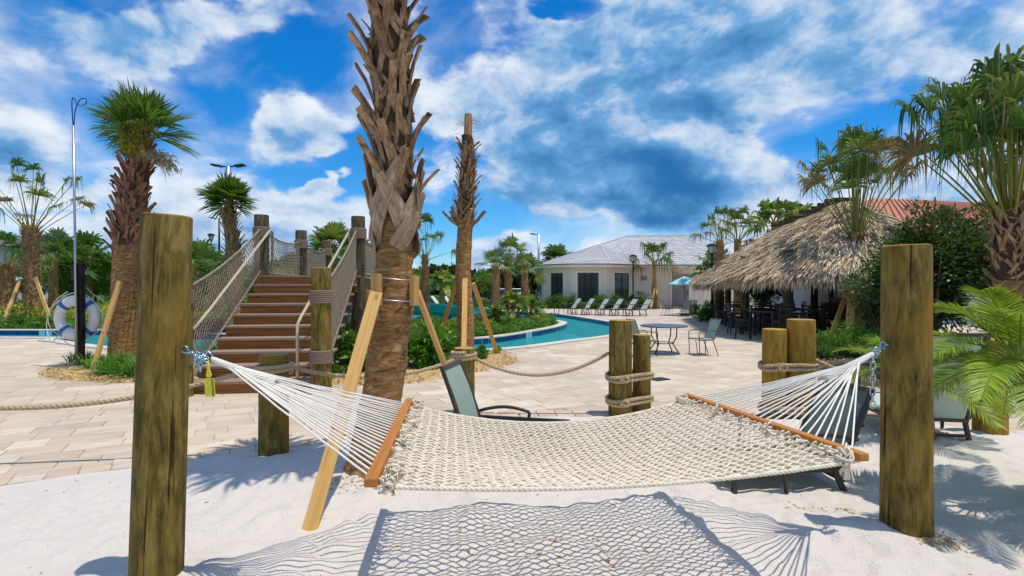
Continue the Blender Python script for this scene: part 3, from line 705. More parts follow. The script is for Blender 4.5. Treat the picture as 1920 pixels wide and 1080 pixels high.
def pinnate_frond(mb, sb, base, az, el, L, n=34, droop=.35, ll=.22, lw=.014, pr=.007):
    d0 = Vector((math.cos(az)*math.cos(el), math.sin(az)*math.cos(el), math.sin(el))); Np = 14
    pts = [base+d0*L*(i/Np)-Vector((0, 0, droop*L*(i/Np)**2.2)) for i in range(Np+1)]
    sb.tube(pts, [pr*(1.3-.9*i/Np) for i in range(Np+1)], 4)
    for k in range(n):
        t = .16+.84*k/(n-1); f = t*Np; i = min(Np-1, int(f)); p = pts[i].lerp(pts[i+1], f-i); T = (pts[i+1]-pts[i]).normalized()
        Sd = T.cross(Vector((0, 0, 1))).normalized(); U = Sd.cross(T); l_ = ll*(math.sin(PI*min(1, .15+.85*t))**.5+.25)*.85*random.uniform(.85, 1.1)
        for s_ in (-1, 1):
            D = (Sd*s_+T*(.55+.9*t*t)+U*random.uniform(.05, .4)).normalized()
            q = [p, p+D*l_*.4, p+D*l_*.75-Vector((0, 0, l_*.05)), p+D*l_-Vector((0, 0, l_*random.uniform(.1, .24)))]
            strip(mb, q, [lw*.5, lw, lw*.8, .001], T.cross(D).cross(D).normalized())
def trunk_mesh(path, radii, n=22, rough=.06, ring=.02, seed=0, step=.05):
    """bark cylinder along a curved path with uneven rings"""
    pts = catmull(path, 10); L = len(pts); b_ = MB(); vs = []
    rr = np.interp(np.linspace(0, 1, L), np.linspace(0, 1, len(radii)), radii)
    tot = []; s = 0
    dense = []; 
    for i in range(L-1):
        a, c_ = pts[i], pts[i+1]; m_ = max(1, int((c_-a).length/step))
        for k in range(m_): dense.append((a.lerp(c_, k/m_), rr[i]+(rr[i+1]-rr[i])*k/m_))
    dense.append((pts[-1], rr[-1]))
    for i, (p, r) in enumerate(dense):
        rg = 1+ring*mnoise.noise(Vector((0, seed, p.z*14)))*1.5
        for k in range(n):
            a = 2*PI*k/n; q = Vector((math.cos(a), math.sin(a), 0)); h = mnoise.noise(Vector((q.x*2+seed, q.y*2, p.z*5)))*rough+mnoise.noise(Vector((q.x*6+seed, q.y*6, p.z*16)))*rough*.5
            vs.append(p+q*r*(rg+h))
    fs = [(i*n+k, i*n+(k+1) % n, (i+1)*n+(k+1) % n, (i+1)*n+k) for i in range(len(dense)-1) for k in range(n)]; fs.append(tuple((len(dense)-1)*n+k for k in range(n)))
    b_.add(vs, fs); return b_
def boot_mesh(variant, w_=.055, L=.34, out=.13, th=.014):
    """a cut palm leaf base: two legs hugging the trunk that join into one outward strap (y is outward, z is up)"""
    rd = random.Random(variant*13+5); b_ = MB(); sk = rd.uniform(-.05, .05)
    def rail(pts, ws):
        vs = []
        for (x, y, z), w0 in zip(pts, ws):
            for a, c_ in ((-1, 0), (1, 0), (1, 1), (-1, 1)): vs.append((x+a*w0/2, y+c_*th+(0 if a else 0)-(.25*w0 if False else 0), z))
        n = len(pts); fs = []
        for i in range(n-1):
            for k in range(4): fs.append((i*4+k, i*4+(k+1) % 4, (i+1)*4+(k+1) % 4, (i+1)*4+k))
        fs += [(3, 2, 1, 0), tuple((n-1)*4+k for k in range(4))]; b_.add(vs, fs)
    top = [(0, .012, L*.22), (sk*.3, .02+out*.12, L*.42), (sk*.6, .02+out*.42, L*.68), (sk, .02+out*1.0, L)]
    rail(top, [w_*1.25, w_*1.05, w_*.92, w_*(1.0+rd.uniform(-.1, .15))])
    for s_ in (-1, 1):
        rail([(s_*w_*1.55, -.03, -L*.34), (s_*w_*1.15, -.006, -L*.08), (s_*w_*.55, .008, L*.14), (s_*w_*.12, .014, L*.34)], [w_*.5, w_*.62, w_*.7, w_*.6])
    return b_
BOOTS = {}
def boots(parent, axis_at, z0, z1, per_turn, dz, rad, size, m='boot', single=True, jitter=.16, tilt=.25, seed=1, extra_out=1.0, lean=None):
    """cut leaf bases in spirals round the trunk; axis_at(z) -> centre, rad(z) -> radius"""
    rd = random.Random(seed); key = (m, round(size, 3), round(extra_out, 2)); joined = MB(); z = z0; k = 0
    if key not in BOOTS:
        BOOTS[key] = []
        for v_ in range(5):
            me = boot_mesh(v_, .058*size, .34*size, .13*size*extra_out, .016*size)
            BOOTS[key].append((me, None))
    while z < z1:
        a = k*2.39996+rd.gauss(0, jitter); c_ = axis_at(z); r = rad(z); i = rd.randrange(5); mbt, me = BOOTS[key][i]
        R = Matrix.Rotation(a-PI/2, 4, 'Z') @ Matrix.Rotation(rd.choice((-1, 1))*rd.uniform(.1, 1)*tilt*1.3 if lean is None else rd.gauss(lean, .13)*(1 if rd.random() < .82 else -1), 4, 'Y') @ Matrix.Rotation(rd.gauss(0, .12), 4, 'X'); sc = rd.uniform(.82, 1.15)
        T = Matrix.Translation(Vector((c_.x+math.cos(a)*r, c_.y+math.sin(a)*r, z))) @ R @ Matrix.Scale(sc, 4)
        if single:
            if me is None:
                o = mbt.build('leaf_base', m, parent); BOOTS[key][i] = (mbt, o.data)
            else: o = mk('leaf_base', me, None, parent)
            o.matrix_local = Matrix.Translation(-PARENT0[parent.name]) @ T if parent.name in PARENT0 else T
        else: joined.add([T @ Vector(v_) for v_ in mbt.v], mbt.f)
        z += dz*rd.uniform(.8, 1.2); k += 1
    if not single: joined.build('leaf_bases', m, parent, kind='stuff')
PARENT0 = {}
def palm(label, x, y, zt, r, kind='fan', lean=(0, 0), base_r=None, boot=None, crown=None, name='palm_tree', cat='palm tree', group=None, path=None, radii=None, bark='bark', z0=0, trunk_name='trunk'):
    """fan palm: trunk, leaf bases, fronds; every frond an object of its own when it shows"""
    root = empty(name, (0, 0, 0), label, cat, group); root.location = (x, y, z0)
    if path is None: path = [(0, 0, -.2), (lean[0]*.25, lean[1]*.25, zt*.33), (lean[0]*.6, lean[1]*.6, zt*.66), (lean[0], lean[1], zt)]
    if radii is None: radii = [(base_r or r*1.25), r, r, r*.9]
    fine = dict(n=44, step=.02, rough=.11, ring=.035) if y < 6 else {}
    trunk_mesh(path, radii, seed=int(abs(x)*10+y*3) % 50, **fine).build(trunk_name, bark, root, smooth=True)
    pp = catmull(path, 10); zz = [p.z for p in pp]
    if boot and boot.get('single', True) or (y < 6 and kind == 'fan'):
        zb = boot['z0']+.12 if boot else 2.1; up_ = [i for i, p in enumerate(pp) if p.z > zb]; rr_ = np.interp(np.linspace(0, 1, len(pp)), np.linspace(0, 1, len(radii)), radii)
        b_ = trunk_mesh([pp[i] for i in up_], [rr_[i]*1.07 for i in up_], seed=3, rough=.12, n=20, step=.06); b_.build('fibre_matting', 'fibre', root, smooth=True)
    ax = lambda z: Vector((float(np.interp(z, zz, [p.x for p in pp])), float(np.interp(z, zz, [p.y for p in pp])), z))
    if boot:
        boots(root, ax, boot['z0'], boot['z1'], 3, boot.get('dz', .05), boot.get('rad', lambda z: r), boot.get('size', 1), boot.get('m', 'boot'), boot.get('single', True), seed=int(x*7+y) % 99, tilt=boot.get('tilt', .25), extra_out=boot.get('out', 1))
    if crown:
        top = ax(zt); c = dict(n=22, Lp=.6, R=.5, droop=.1, tip=.3, mats=['fan_green'], elmin=-.5, elmax=1.35, segs=26, single=True, pr=.012, ragged=.1, zs=.25); c.update(crown)
        st = MB(); jm = {}; th = MB()
        for k in range(c['n']):
            t = (k+.5)/c['n']; el = c['elmin']+(c['elmax']-c['elmin'])*(t**c.get('pw', .8))+random.gauss(0, .08); az = k*2.39996+random.gauss(0, .15)
            b0 = top+Vector((math.cos(az)*r*.4, math.sin(az)*r*.4, -c['zs']*(1-t))); m = random.choice(c['mats']) if t > c.get('dry_t', .0) else c.get('dry', 'fan_dry')
            fb = MB() if c['single'] else jm.setdefault(m, MB()); sb = st
            if kind == 'fan': fan_frond(fb, sb, b0, az, el, c['Lp']*random.uniform(c.get('lmin', .8), 1.15), c['R']*random.uniform(.85, 1.1), c['segs'], c['droop'], c['tip'], c['ragged'], c['pr'], c.get('spanr', 2.35), c.get('wk', 1.0), th if c['ragged'] > .2 else None)
            else: pinnate_frond(fb, sb, b0, az, el, c['Lp']*random.uniform(.85, 1.1), c['segs'], c['droop'], c.get('ll', .2), c.get('lw', .014), c['pr'])
            if c['single']: fb.build('frond', m, root)
        for m, fb in jm.items(): fb.build('fronds', m, root, kind='stuff')
        if th.v: th.build('hanging_threads', 'fan_dry', root, kind='stuff')
        st.build('leaf_stalks', c.get('stalk', 'stalk'), root, kind='stuff')
    return root
def brace(p0, p1, w_, h, label, m='pine', up=(0, 0, 1), group='timber braces propping the palms'):
    p0 = Vector(p0); p1 = Vector(p1); L = (p1-p0).length; b_ = MB(); b_.box((0, 0, L/2), (w_, h, L))
    o = b_.build('timber_brace', m, loc=p0, bevel=.003); z = (p1-p0).normalized(); x = Vector(up).cross(z)
    x = x.normalized() if x.length > .01 else z.orthogonal().normalized(); yv = z.cross(x)
    o.rotation_euler = Matrix((x, yv, z)).transposed().to_euler(); tag(o, label, 'brace', group); return o
# ---- shrubs and trees
def shrub(label, x, y, rx, ry, h, n, ls, m, name='shrub', cat='shrub', group=None, K=26, z0=0, stems=True, lw=.5, spread=.3):
    root = empty(name, (x, y, z0), label, cat, group)
    p, d = clump_points(n, (rx, ry, h*.55), K, spread); p[:, 2] += h*.48; p[:, 2] = np.maximum(p[:, 2], .02)
    mk('foliage', leafmesh('foliage', p, d+rng.normal(size=d.shape)*.3, rng.normal(size=d.shape)*.6+[0, 0, 1], rng.uniform(.7, 1.3, n)*ls, rng.uniform(.7, 1.2, n)*ls*lw), m, root)
    if stems:
        b_ = MB()
        for k in range(7):
            a = random.random()*6.3; r_ = random.uniform(.3, .8); b_.tube([(0, 0, -.05), (math.cos(a)*rx*r_*.4, math.sin(a)*ry*r_*.4, h*.35), (math.cos(a)*rx*r_, math.sin(a)*ry*r_, h*.75)], [.012+h*.008, .008+h*.005, .004], 5)
        b_.build('stems', 'bark_grey', root, kind='stuff')
    return root
def tree(label, x, y, h, cr, n, ls, m, name='tree', cat='tree', group=None, trunk_h=.35, K=30, tr=.08, flat=1.0):
    root = empty(name, (x, y, 0), label, cat, group); ch = h*(1-trunk_h)
    p, d = clump_points(n, (cr, cr, ch*.55*flat), K, .30); p[:, 2] += h*trunk_h+ch*.5; p[:, :2] *= 1+.18*np.sin(p[:, 2:3]*5+np.arctan2(p[:, 1:2], p[:, 0:1])*3)
    mk('crown', leafmesh('crown', p, d, rng.normal(size=d.shape)*.6+[0, 0, 1], rng.uniform(.7, 1.3, n)*ls, rng.uniform(.7, 1.2, n)*ls*.55), m, root)
    b_ = MB(); b_.tube([(0, 0, -.1), (.03, 0, h*trunk_h*.6), (0, .03, h*trunk_h+ch*.3)], [tr*1.2, tr, tr*.6], 8)
    for k in range(6):
        a = k*1.05+random.random()*.4; b_.tube([(0, 0, h*trunk_h*random.uniform(.8, 1.1)), (math.cos(a)*cr*.3, math.sin(a)*cr*.3, h*trunk_h+ch*.3), (math.cos(a)*cr*.62, math.sin(a)*cr*.62, h*trunk_h+ch*random.uniform(.45, .75))], [tr*.5, tr*.33, tr*.12], 5)
    b_.build('trunk', 'bark_grey', root, smooth=True); return root
def tuft(label, x, y, h, r, n, m, z0=0, name='strappy_plant', cat='plant', group=None, w_=.02):
    b_ = MB()
    for k in range(n):
        a = random.random()*6.3; el = random.uniform(.5, 1.4); L = h*random.uniform(.7, 1.2); d = Vector((math.cos(a)*math.cos(el), math.sin(a)*math.cos(el), math.sin(el))); p0 = Vector((random.gauss(0, r*.35), random.gauss(0, r*.35), 0))
        pts = [p0+d*L*t-Vector((0, 0, .45*L*t*t)) for t in (0, .35, .7, 1)]; strip(b_, pts, [w_*.6, w_, w_*.8, .002], Vector((-math.sin(a), math.cos(a), 0)))
    o = b_.build(name, m, loc=(x, y, z0)); tag(o, label, cat, group); return o
def ground_cover(name, poly, n, ls, m, h=.15, z0=.02, clump=.25):
    x0, x1 = min(p[0] for p in poly), max(p[0] for p in poly); y0, y1 = min(p[1] for p in poly), max(p[1] for p in poly); pts = []
    while len(pts) < n:
        x = random.uniform(x0, x1); y = random.uniform(y0, y1)
        if inpoly(x, y, poly):
            hh = h*(.35+.9*abs(mnoise.noise(Vector((x/clump*.6, y/clump*.6, 2)))*1.4+.35)); pts.append((x, y, z0+random.random()*hh))
    p = np.array(pts); d = rng.normal(size=p.shape)*[1, 1, .6]+[0, 0, .8]
    return mk(name, leafmesh(name, p, d, rng.normal(size=d.shape)*.6+[0, 0, 1], rng.uniform(.7, 1.3, n)*ls, rng.uniform(.7, 1.2, n)*ls*.45), m, kind='stuff')
# ================================================================ BUILDINGS
def poly_part(name, pts_list, m, parent, kind=None):
    b_ = MB()
    for pts in pts_list: b_.add(pts, [tuple(range(len(pts)))])
    return b_.build(name, m, parent, kind=kind)
def stepped(mb, a, b_, c_, d, n, piece=.9, lift=.035):
    """courses of tiles between eave edge a-b and top edge d-c"""
    a, b_, c_, d = map(Vector, (a, b_, c_, d)); nn = (b_-a).cross(d-a).normalized()
    if nn.z < 0: nn = -nn
    for i in range(n):
        t0, t1 = i/n, (i+1)/n; l0, l1 = a.lerp(d, t0), b_.lerp(c_, t0); u0, u1 = a.lerp(d, t1), b_.lerp(c_, t1); k = max(1, int((l1-l0).length/piece)); ofs = nn*lift
        for q in range(k):
            s0, s1 = q/k, (q+1)/k; g = .006/max(.2, (l1-l0).length/k)
            p = [l0.lerp(l1, s0+g)+ofs, l0.lerp(l1, s1-g)+ofs, u0.lerp(u1, s1-g)+ofs*.25, u0.lerp(u1, s0+g)+ofs*.25, l0.lerp(l1, s0+g), l0.lerp(l1, s1-g)]
            mb.add(p, [(0, 1, 2, 3), (4, 5, 1, 0)])
def window(parent, p0, p1, z0, z1, nx, ny, fm='black_metal', proud=.02, trim=None):
    """framed window on the wall line p0-p1 (outside is to the right of p0->p1)"""
    p0 = Vector((*p0, 0)); p1 = Vector((*p1, 0)); t = (p1-p0).normalized(); nn = Vector((t.y, -t.x, 0)); L = (p1-p0).length; cx = (p0+p1)/2; an = math.atan2(t.y, t.x)
    fr = MB(); w_ = .07
    for z in (z0+w_/2, z1-w_/2): fr.box((0, 0, z), (L, .08, w_), 0)
    for x in (-L/2+w_/2, L/2-w_/2): fr.box((x, 0, (z0+z1)/2), (w_, .078, z1-z0-2*w_), 0)
    o = fr.build('window_frame', fm, parent, loc=(cx.x+nn.x*proud, cx.y+nn.y*proud, 0)); o.rotation_euler = (0, 0, an)
    gx = (L-2*w_)/nx; zs = [z0+w_, z0+w_+(z1-z0-2*w_)*(.78 if ny == 2 else 1), z1-w_] if ny == 2 else [z0+w_, z1-w_]
    for i in range(nx):
        for j in range(len(zs)-1):
            g = MB(); g.box((-L/2+w_+gx*(i+.5), .0, (zs[j]+zs[j+1])/2), (gx-.05, .02, zs[j+1]-zs[j]-.05)); g.build('pane', 'glass', o)
    for i in range(1, nx): g = MB(); g.box((-L/2+w_+gx*i, -.01, (z0+z1)/2), (.07, .07, z1-z0-2*w_)); g.build('mullion', fm, o)
    if ny == 2: g = MB(); g.box((0, 0, zs[1]), (L-2*w_, .046, .05)); g.build('glazing_bar', fm, o)
    if trim:
        tb = MB(); q = .16
        for x in (-L/2-q/2, L/2+q/2): tb.box((x, 0, (z0+z1)/2), (q, .05, z1-z0+2*q))
        for z in (z0-q/2, z1+q/2): tb.box((0, 0, z), (L, .05, q))
        tb.build('surround', trim, o)
club = empty('clubhouse', (0, 0, 0), 'cream stucco clubhouse with pale grey tiled hip roof behind the row of loungers', 'building')
W = [(2.52, 42), (4.5, 40.3), (7.17, 40.3), (9.5, 42), (19, 42), (19, 53.5), (2.52, 53.5)]; ZE = 3.2
wb = MB(); n_ = len(W)
for i in range(n_):
    a, c_ = W[i], W[(i+1) % n_]; wb.add([(*a, -.1), (*c_, -.1), (*c_, ZE), (*a, ZE)], [(0, 1, 2, 3)])
wb.build('wall', 'stucco', club)
def on(i, s): a, c_ = Vector(W[i]), Vector(W[i+1]); return tuple(a.lerp(c_, s))
def pxw(i, px):
    """point of wall i seen at pixel px"""
    a, c_ = Vector(W[i]), Vector(W[i+1]); lo, hi = 0, 1
    for _ in range(40):
        m_ = (lo+hi)/2; p = a.lerp(c_, m_)
        if 960+F*p.x/p.y < px: lo = m_
        else: hi = m_
    return a.lerp(c_, lo)
for i, x0, x1, nx in ((0, 1034, 1056, 2), (1, 1083, 1122, 3), (2, 1152, 1178, 2)):
    window(club, pxw(i, x0), pxw(i, x1), .45, 2.65, nx, 2, trim='stucco_trim')
def wallbox(name, i, x0, x1, z0, z1, m, proud, parent=club):
    a, c_ = pxw(i, x0), pxw(i, x1); mid = (a+c_)/2; t = (c_-a).normalized(); b_ = MB(); b_.box((0, 0, 0), ((c_-a).length, .08, z1-z0)); o = b_.build(name, m, parent, loc=(mid.x+t.y*proud, mid.y-t.x*proud, (z0+z1)/2)); o.rotation_euler = (0, 0, math.atan2(t.y, t.x)); return o
wallbox('louver_vent', 3, 1202, 1213, 2.1, 2.45, 'louver', .01)
dr = wallbox('door', 3, 1260, 1291, .05, 2.15, 'door_grey', .0); wallbox('transom_louver', 3, 1258, 1293, 2.2, 2.62, 'louver', .005); wallbox('door_frame', 3, 1256, 1259.5, 0, 2.65, 'stucco_trim', .02); wallbox('door_frame', 3, 1291.5, 1295, 0, 2.65, 'stucco_trim', .02)
b_ = MB(); b_.box((0, 0, 0), (.05, .06, .3)); hd = b_.build('handle', 'bronze', dr, loc=(.5, -.06, 0))
wallbox('wall_sign', 3, 1282, 1285, 1.35, 1.65, 'louver', .06)
for i, px in ((0, 1027), (1, 1076), (1, 1134), (2, 1184), (3, 1304), (3, 1320)): wallbox('pilaster', i, px-1.3, px+1.3, 0, 3.1, 'stucco_trim', .012)
E = [(1.85, 54.2), (1.85, 41.75), (4.25, 39.65), (7.4, 39.65), (9.75, 41.35), (19.7, 41.35), (19.7, 54.2)]; E3 = [(x, y, ZE+.06) for x, y in E]
BK = (7.2, 43.6, 5.05); R1 = (10.3, 47.6, 6.12); R2 = (15.6, 47.6, 6.12)
fb = MB()
for i in range(len(E)):
    a, c_ = E[i], E[(i+1) % len(E)]; fb.add([(*a, ZE-.14), (*c_, ZE-.14), (*c_, ZE+.06), (*a, ZE+.06)], [(0, 1, 2, 3)])
fb.build('fascia', 'stucco_trim', club); sb = MB(); vs, fs = tess([E], ZE-.13); sb.add(vs, fs); sb.build('soffit', 'stucco_trim', club)
gt = MB()
for i in range(1, 5): gt.bar((*E[i], ZE+.09), (*E[i+1], ZE+.09), .09, .06)
gt.build('gutter', 'black_metal', club)
rf = MB()
for a, c_, d, e_ in ((E3[1], E3[2], BK, BK), (E3[2], E3[3], BK, BK), (E3[3], E3[4], BK, BK), (E3[4], E3[5], R2, R1), (E3[5], E3[6], R2, R2)): stepped(rf, a, c_, d, e_, 17)
stepped(rf, E3[0], E3[1], BK, R1, 17); stepped(rf, BK, E3[4], E3[4], R1, 12)
rfo = rf.build('roof_tiles', 'roof_tile', club, kind='stuff')
poly_part('roof_deck', [[E3[1], E3[2], BK], [E3[2], E3[3], BK], [E3[3], E3[4], BK], [E3[4], R1, BK], [E3[4], E3[5], R2, R1], [E3[5], E3[6], R2], [E3[0], E3[1], BK, R1], [E3[6], E3[0], R1, R2]], 'roof_tile', club)
rc = MB()
for a, c_ in ((R1, R2), (BK, R1), (E3[1], BK), (E3[2], BK), (E3[3], BK)): rc.bar(Vector(a)+Vector((0, 0, .02)), Vector(c_)+Vector((0, 0, .03)), .16, .07)
rc.build('ridge_cap', 'roof_tile', club)

# salmon metal roofed building behind the hut
sal = empty('pavilion', (0, 0, 0), 'long white building with salmon red metal roof rising behind the thatched hut', 'building')
def Pz(px, py, d): return P(px, py, d)
A0 = Pz(1630, 374, 27); A1 = Pz(1905, 423, 24); B0 = Pz(1600, 440, 24.6); B1 = Pz(1860, 428, 21)
a, c_, d, e_ = Vector((17.6, 27, 6.05)), Vector((24.5, 28.5, 6.05)), Vector((26, 21, 4.05)), Vector((15.8, 20.5, 4.05))
a = Vector((18.3, 27, 6.05)); c_ = Vector((30, 30, 6.05)); d = Vector((31, 22.5, 4.0)); e_ = Vector((14.9, 21.8, 4.0))
poly_part('roof', [[e_, d, c_, a], [e_, a, (14.0, 34, 4.0)]], 'salmon_metal', sal)
sm_ = MB()
for k in range(46):
    t = k/45; p = e_.lerp(d, t); q = a.lerp(c_, t) ; sm_.bar(p+Vector((0, 0, .03)), q+Vector((0, 0, .03)), .05, .06)
sm_.build('standing_seams', 'salmon_metal', sal, kind='stuff')
fb = MB(); fb.bar(e_-Vector((0, 0, .16)), d-Vector((0, 0, .16)), .12, .3); fb.build('fascia', 'stucco_white', sal)
wb = MB(); wb.box((23.5, 27.5, 1.95), (16, 9, 3.9), .06); wb.build('wall', 'stucco_white', sal)
window(sal, (16.2, 22.45), (19.0, 22.6), .3, 2.4, 3, 2)

# far left pale building
lb = empty('apartment_building', (0, 0, 0), 'pale grey building with a dark roof at the far left beyond the palms', 'building')
b_ = MB(); b_.box((-47, 44, 2.4), (12, 8, 5.2)); b_.build('wall', 'stucco_white', lb)
b_ = MB(); x0, x1, y0, y1 = -53.9, -40.4, 39.4, 48.6; zt = 4.9; r0, r1 = (-51, 44, 6.6), (-43.5, 44, 6.6)
poly_part('roof', [[(x0, y0, zt), (x1, y0, zt), r1, r0], [(x1, y0, zt), (x1, y1, zt), r1], [(x1, y1, zt), (x0, y1, zt), r0, r1], [(x0, y1, zt), (x0, y0, zt), r0]], 'dark_roof', lb)
for xx in (-50, -47, -44.5, -42): window(lb, (xx-.5, 39.98), (xx+.5, 39.98), 1.0, 2.3, 2, 1)
for xx in (-50, -47, -44.5, -42): window(lb, (xx-.5, 39.98), (xx+.5, 39.98), 3.2, 4.3, 2, 1)

# ---------------------------------------------------------------- thatched hut
hut = empty('tiki_hut', (11.35, 20.5, 0), 'open sided hut with shaggy straw thatched roof on timber posts', 'hut')
U = Vector((.225, .974, 0)); V_ = Vector((U.y, -U.x, 0)); HL = 3.95; RW = 3.66; ZR = 4.2; ZEV = 1.86
def stad(s, rad):
    """point on the stadium outline of that radius, s in 0..1 round the perimeter"""
    tot = 4*HL+2*PI*RW; q = s*tot
    if q < 2*HL: return U*(-HL+q)-V_*rad
    q -= 2*HL
    if q < PI*RW: a = q/RW; return U*HL-V_*math.cos(a)*rad+U*math.sin(a)*rad
    q -= PI*RW
    if q < 2*HL: return U*(HL-q)+V_*rad
    q -= 2*HL; a = q/RW; return U*-HL+V_*math.cos(a)*rad-U*math.sin(a)*rad
def hz_(t): return ZR-(ZR-ZEV)*(t**1.08)     # t: 0 ridge, 1 eave
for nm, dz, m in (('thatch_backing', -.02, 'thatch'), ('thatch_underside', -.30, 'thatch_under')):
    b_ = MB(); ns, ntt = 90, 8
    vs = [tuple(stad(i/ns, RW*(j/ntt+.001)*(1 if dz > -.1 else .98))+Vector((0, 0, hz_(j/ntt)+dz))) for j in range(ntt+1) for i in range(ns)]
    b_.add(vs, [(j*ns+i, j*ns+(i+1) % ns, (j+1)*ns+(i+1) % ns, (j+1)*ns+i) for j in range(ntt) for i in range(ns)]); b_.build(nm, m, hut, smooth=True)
NT = 36000; sv = rng.random(NT); tv = rng.random(NT)**.62; cen = np.zeros((NT, 3)); dr_ = np.zeros((NT, 3)); no_ = np.zeros((NT, 3))
tab = [(stad(i/720, 1.0)) for i in range(720)]
for k in range(NT):
    s_ = sv[k]; t = tv[k]; p = stad(s_, RW*t); p2 = stad(s_, RW*(t+.02)); z = hz_(t); z2 = hz_(t+.02); d = Vector((p2.x-p.x, p2.y-p.y, z2-z)).normalized(); cen[k] = (p.x, p.y, z); dr_[k] = d
    no_[k] = (d.x*-d.z, d.y*-d.z, d.x*d.x+d.y*d.y)
lay = np.sin(tv*RW/.30*2*PI)*.02
cen += no_*(.0+rng.random((NT, 1))*.05+lay[:, None]); dd = dr_+rng.normal(size=(NT, 3))*[.17, .17, .08]+no_*rng.uniform(.0, .22, (NT, 1))
mk('thatch', leafmesh('thatch', cen, dd, no_+rng.normal(size=(NT, 3))*.5, rng.uniform(.25, .6, NT), rng.uniform(.018, .045, NT), .1), 'thatch', hut, kind='stuff')
NF = 9000; cen = np.zeros((NF, 3)); dd = np.zeros((NF, 3)); no_ = np.zeros((NF, 3))
for k in range(NF):
    s_ = random.random(); t = random.uniform(.93, 1.02); p = stad(s_, RW*t); o_ = stad(s_, 1.0)-stad(s_, .0001); cen[k] = (p.x, p.y, hz_(t)-random.uniform(0, .14)); dd[k] = (o_.x*.35+random.gauss(0, .12), o_.y*.35+random.gauss(0, .12), -1); no_[k] = (o_.x, o_.y, .3)
mk('eave_fringe', leafmesh('eave_fringe', cen, dd, no_+rng.normal(size=(NF, 3))*.4, rng.uniform(.2, .46, NF), rng.uniform(.015, .04, NF), .1), 'thatch', hut, kind='stuff')
ho = Vector((11.35, 20.5, 0))
for k, (px, d) in enumerate([(1347, 22.7), (1397, 18.3), (1478, 15.4), (1527, 22.5), (1632, 16.9), (1365, 25.5), (1560, 26), (1690, 20)]):
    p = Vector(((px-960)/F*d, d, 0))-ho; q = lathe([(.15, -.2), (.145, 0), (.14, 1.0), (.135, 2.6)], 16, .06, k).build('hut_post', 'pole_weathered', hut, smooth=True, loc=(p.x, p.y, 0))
for k in range(12):
    p = U*(-HL+.15+k*(2*HL-.1)/11); b_ = MB(); z = ZR+.03+.05*(k % 2); b_.bar(p+V_*.36+Vector((0, 0, z+.03)), p-V_*.36+Vector((0, 0, z+.05+.03*(k % 3))), .15, .14); b_.build('ridge_log', 'dark_timber', hut)
b_ = MB(); b_.bar(-U*(HL+.1)+Vector((0, 0, ZR+.03)), U*(HL+.1)+Vector((0, 0, ZR+.03)), .16, .1); b_.build('ridge_pole', 'dark_timber', hut)
b_ = MB()
for k in range(26): p = stad(k/26, .2); q = stad(k/26, RW*.97); b_.tube([p+Vector((0, 0, ZR-.35)), q+Vector((0, 0, ZEV-.1))], .05, 6)
b_.build('rafters', 'dark_timber', hut, kind='stuff')
# bar counter under the hut
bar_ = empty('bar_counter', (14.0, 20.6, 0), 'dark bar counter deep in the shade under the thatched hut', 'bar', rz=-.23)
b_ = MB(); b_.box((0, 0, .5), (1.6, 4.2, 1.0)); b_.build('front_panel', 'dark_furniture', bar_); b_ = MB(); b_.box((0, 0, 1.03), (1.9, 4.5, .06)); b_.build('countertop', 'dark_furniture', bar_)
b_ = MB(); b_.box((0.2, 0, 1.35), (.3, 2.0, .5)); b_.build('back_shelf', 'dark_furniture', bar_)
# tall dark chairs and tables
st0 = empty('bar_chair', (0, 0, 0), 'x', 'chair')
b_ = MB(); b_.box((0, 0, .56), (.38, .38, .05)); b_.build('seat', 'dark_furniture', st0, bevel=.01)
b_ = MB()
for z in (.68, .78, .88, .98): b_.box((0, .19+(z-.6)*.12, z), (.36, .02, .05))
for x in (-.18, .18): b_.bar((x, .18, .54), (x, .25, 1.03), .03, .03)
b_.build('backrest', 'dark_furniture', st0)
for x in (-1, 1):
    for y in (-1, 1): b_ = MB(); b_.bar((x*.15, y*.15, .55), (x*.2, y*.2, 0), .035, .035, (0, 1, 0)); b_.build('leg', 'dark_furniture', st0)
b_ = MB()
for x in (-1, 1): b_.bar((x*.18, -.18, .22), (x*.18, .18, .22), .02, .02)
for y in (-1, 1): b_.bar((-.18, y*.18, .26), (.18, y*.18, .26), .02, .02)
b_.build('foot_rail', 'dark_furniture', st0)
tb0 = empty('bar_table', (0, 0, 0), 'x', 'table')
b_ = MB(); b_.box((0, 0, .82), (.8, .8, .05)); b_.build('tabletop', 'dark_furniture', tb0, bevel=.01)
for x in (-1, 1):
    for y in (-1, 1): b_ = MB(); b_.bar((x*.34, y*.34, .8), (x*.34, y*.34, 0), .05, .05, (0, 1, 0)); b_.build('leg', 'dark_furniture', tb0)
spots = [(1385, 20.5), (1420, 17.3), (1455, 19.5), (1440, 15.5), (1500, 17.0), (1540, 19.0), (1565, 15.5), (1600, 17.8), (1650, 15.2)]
first = [True, True]
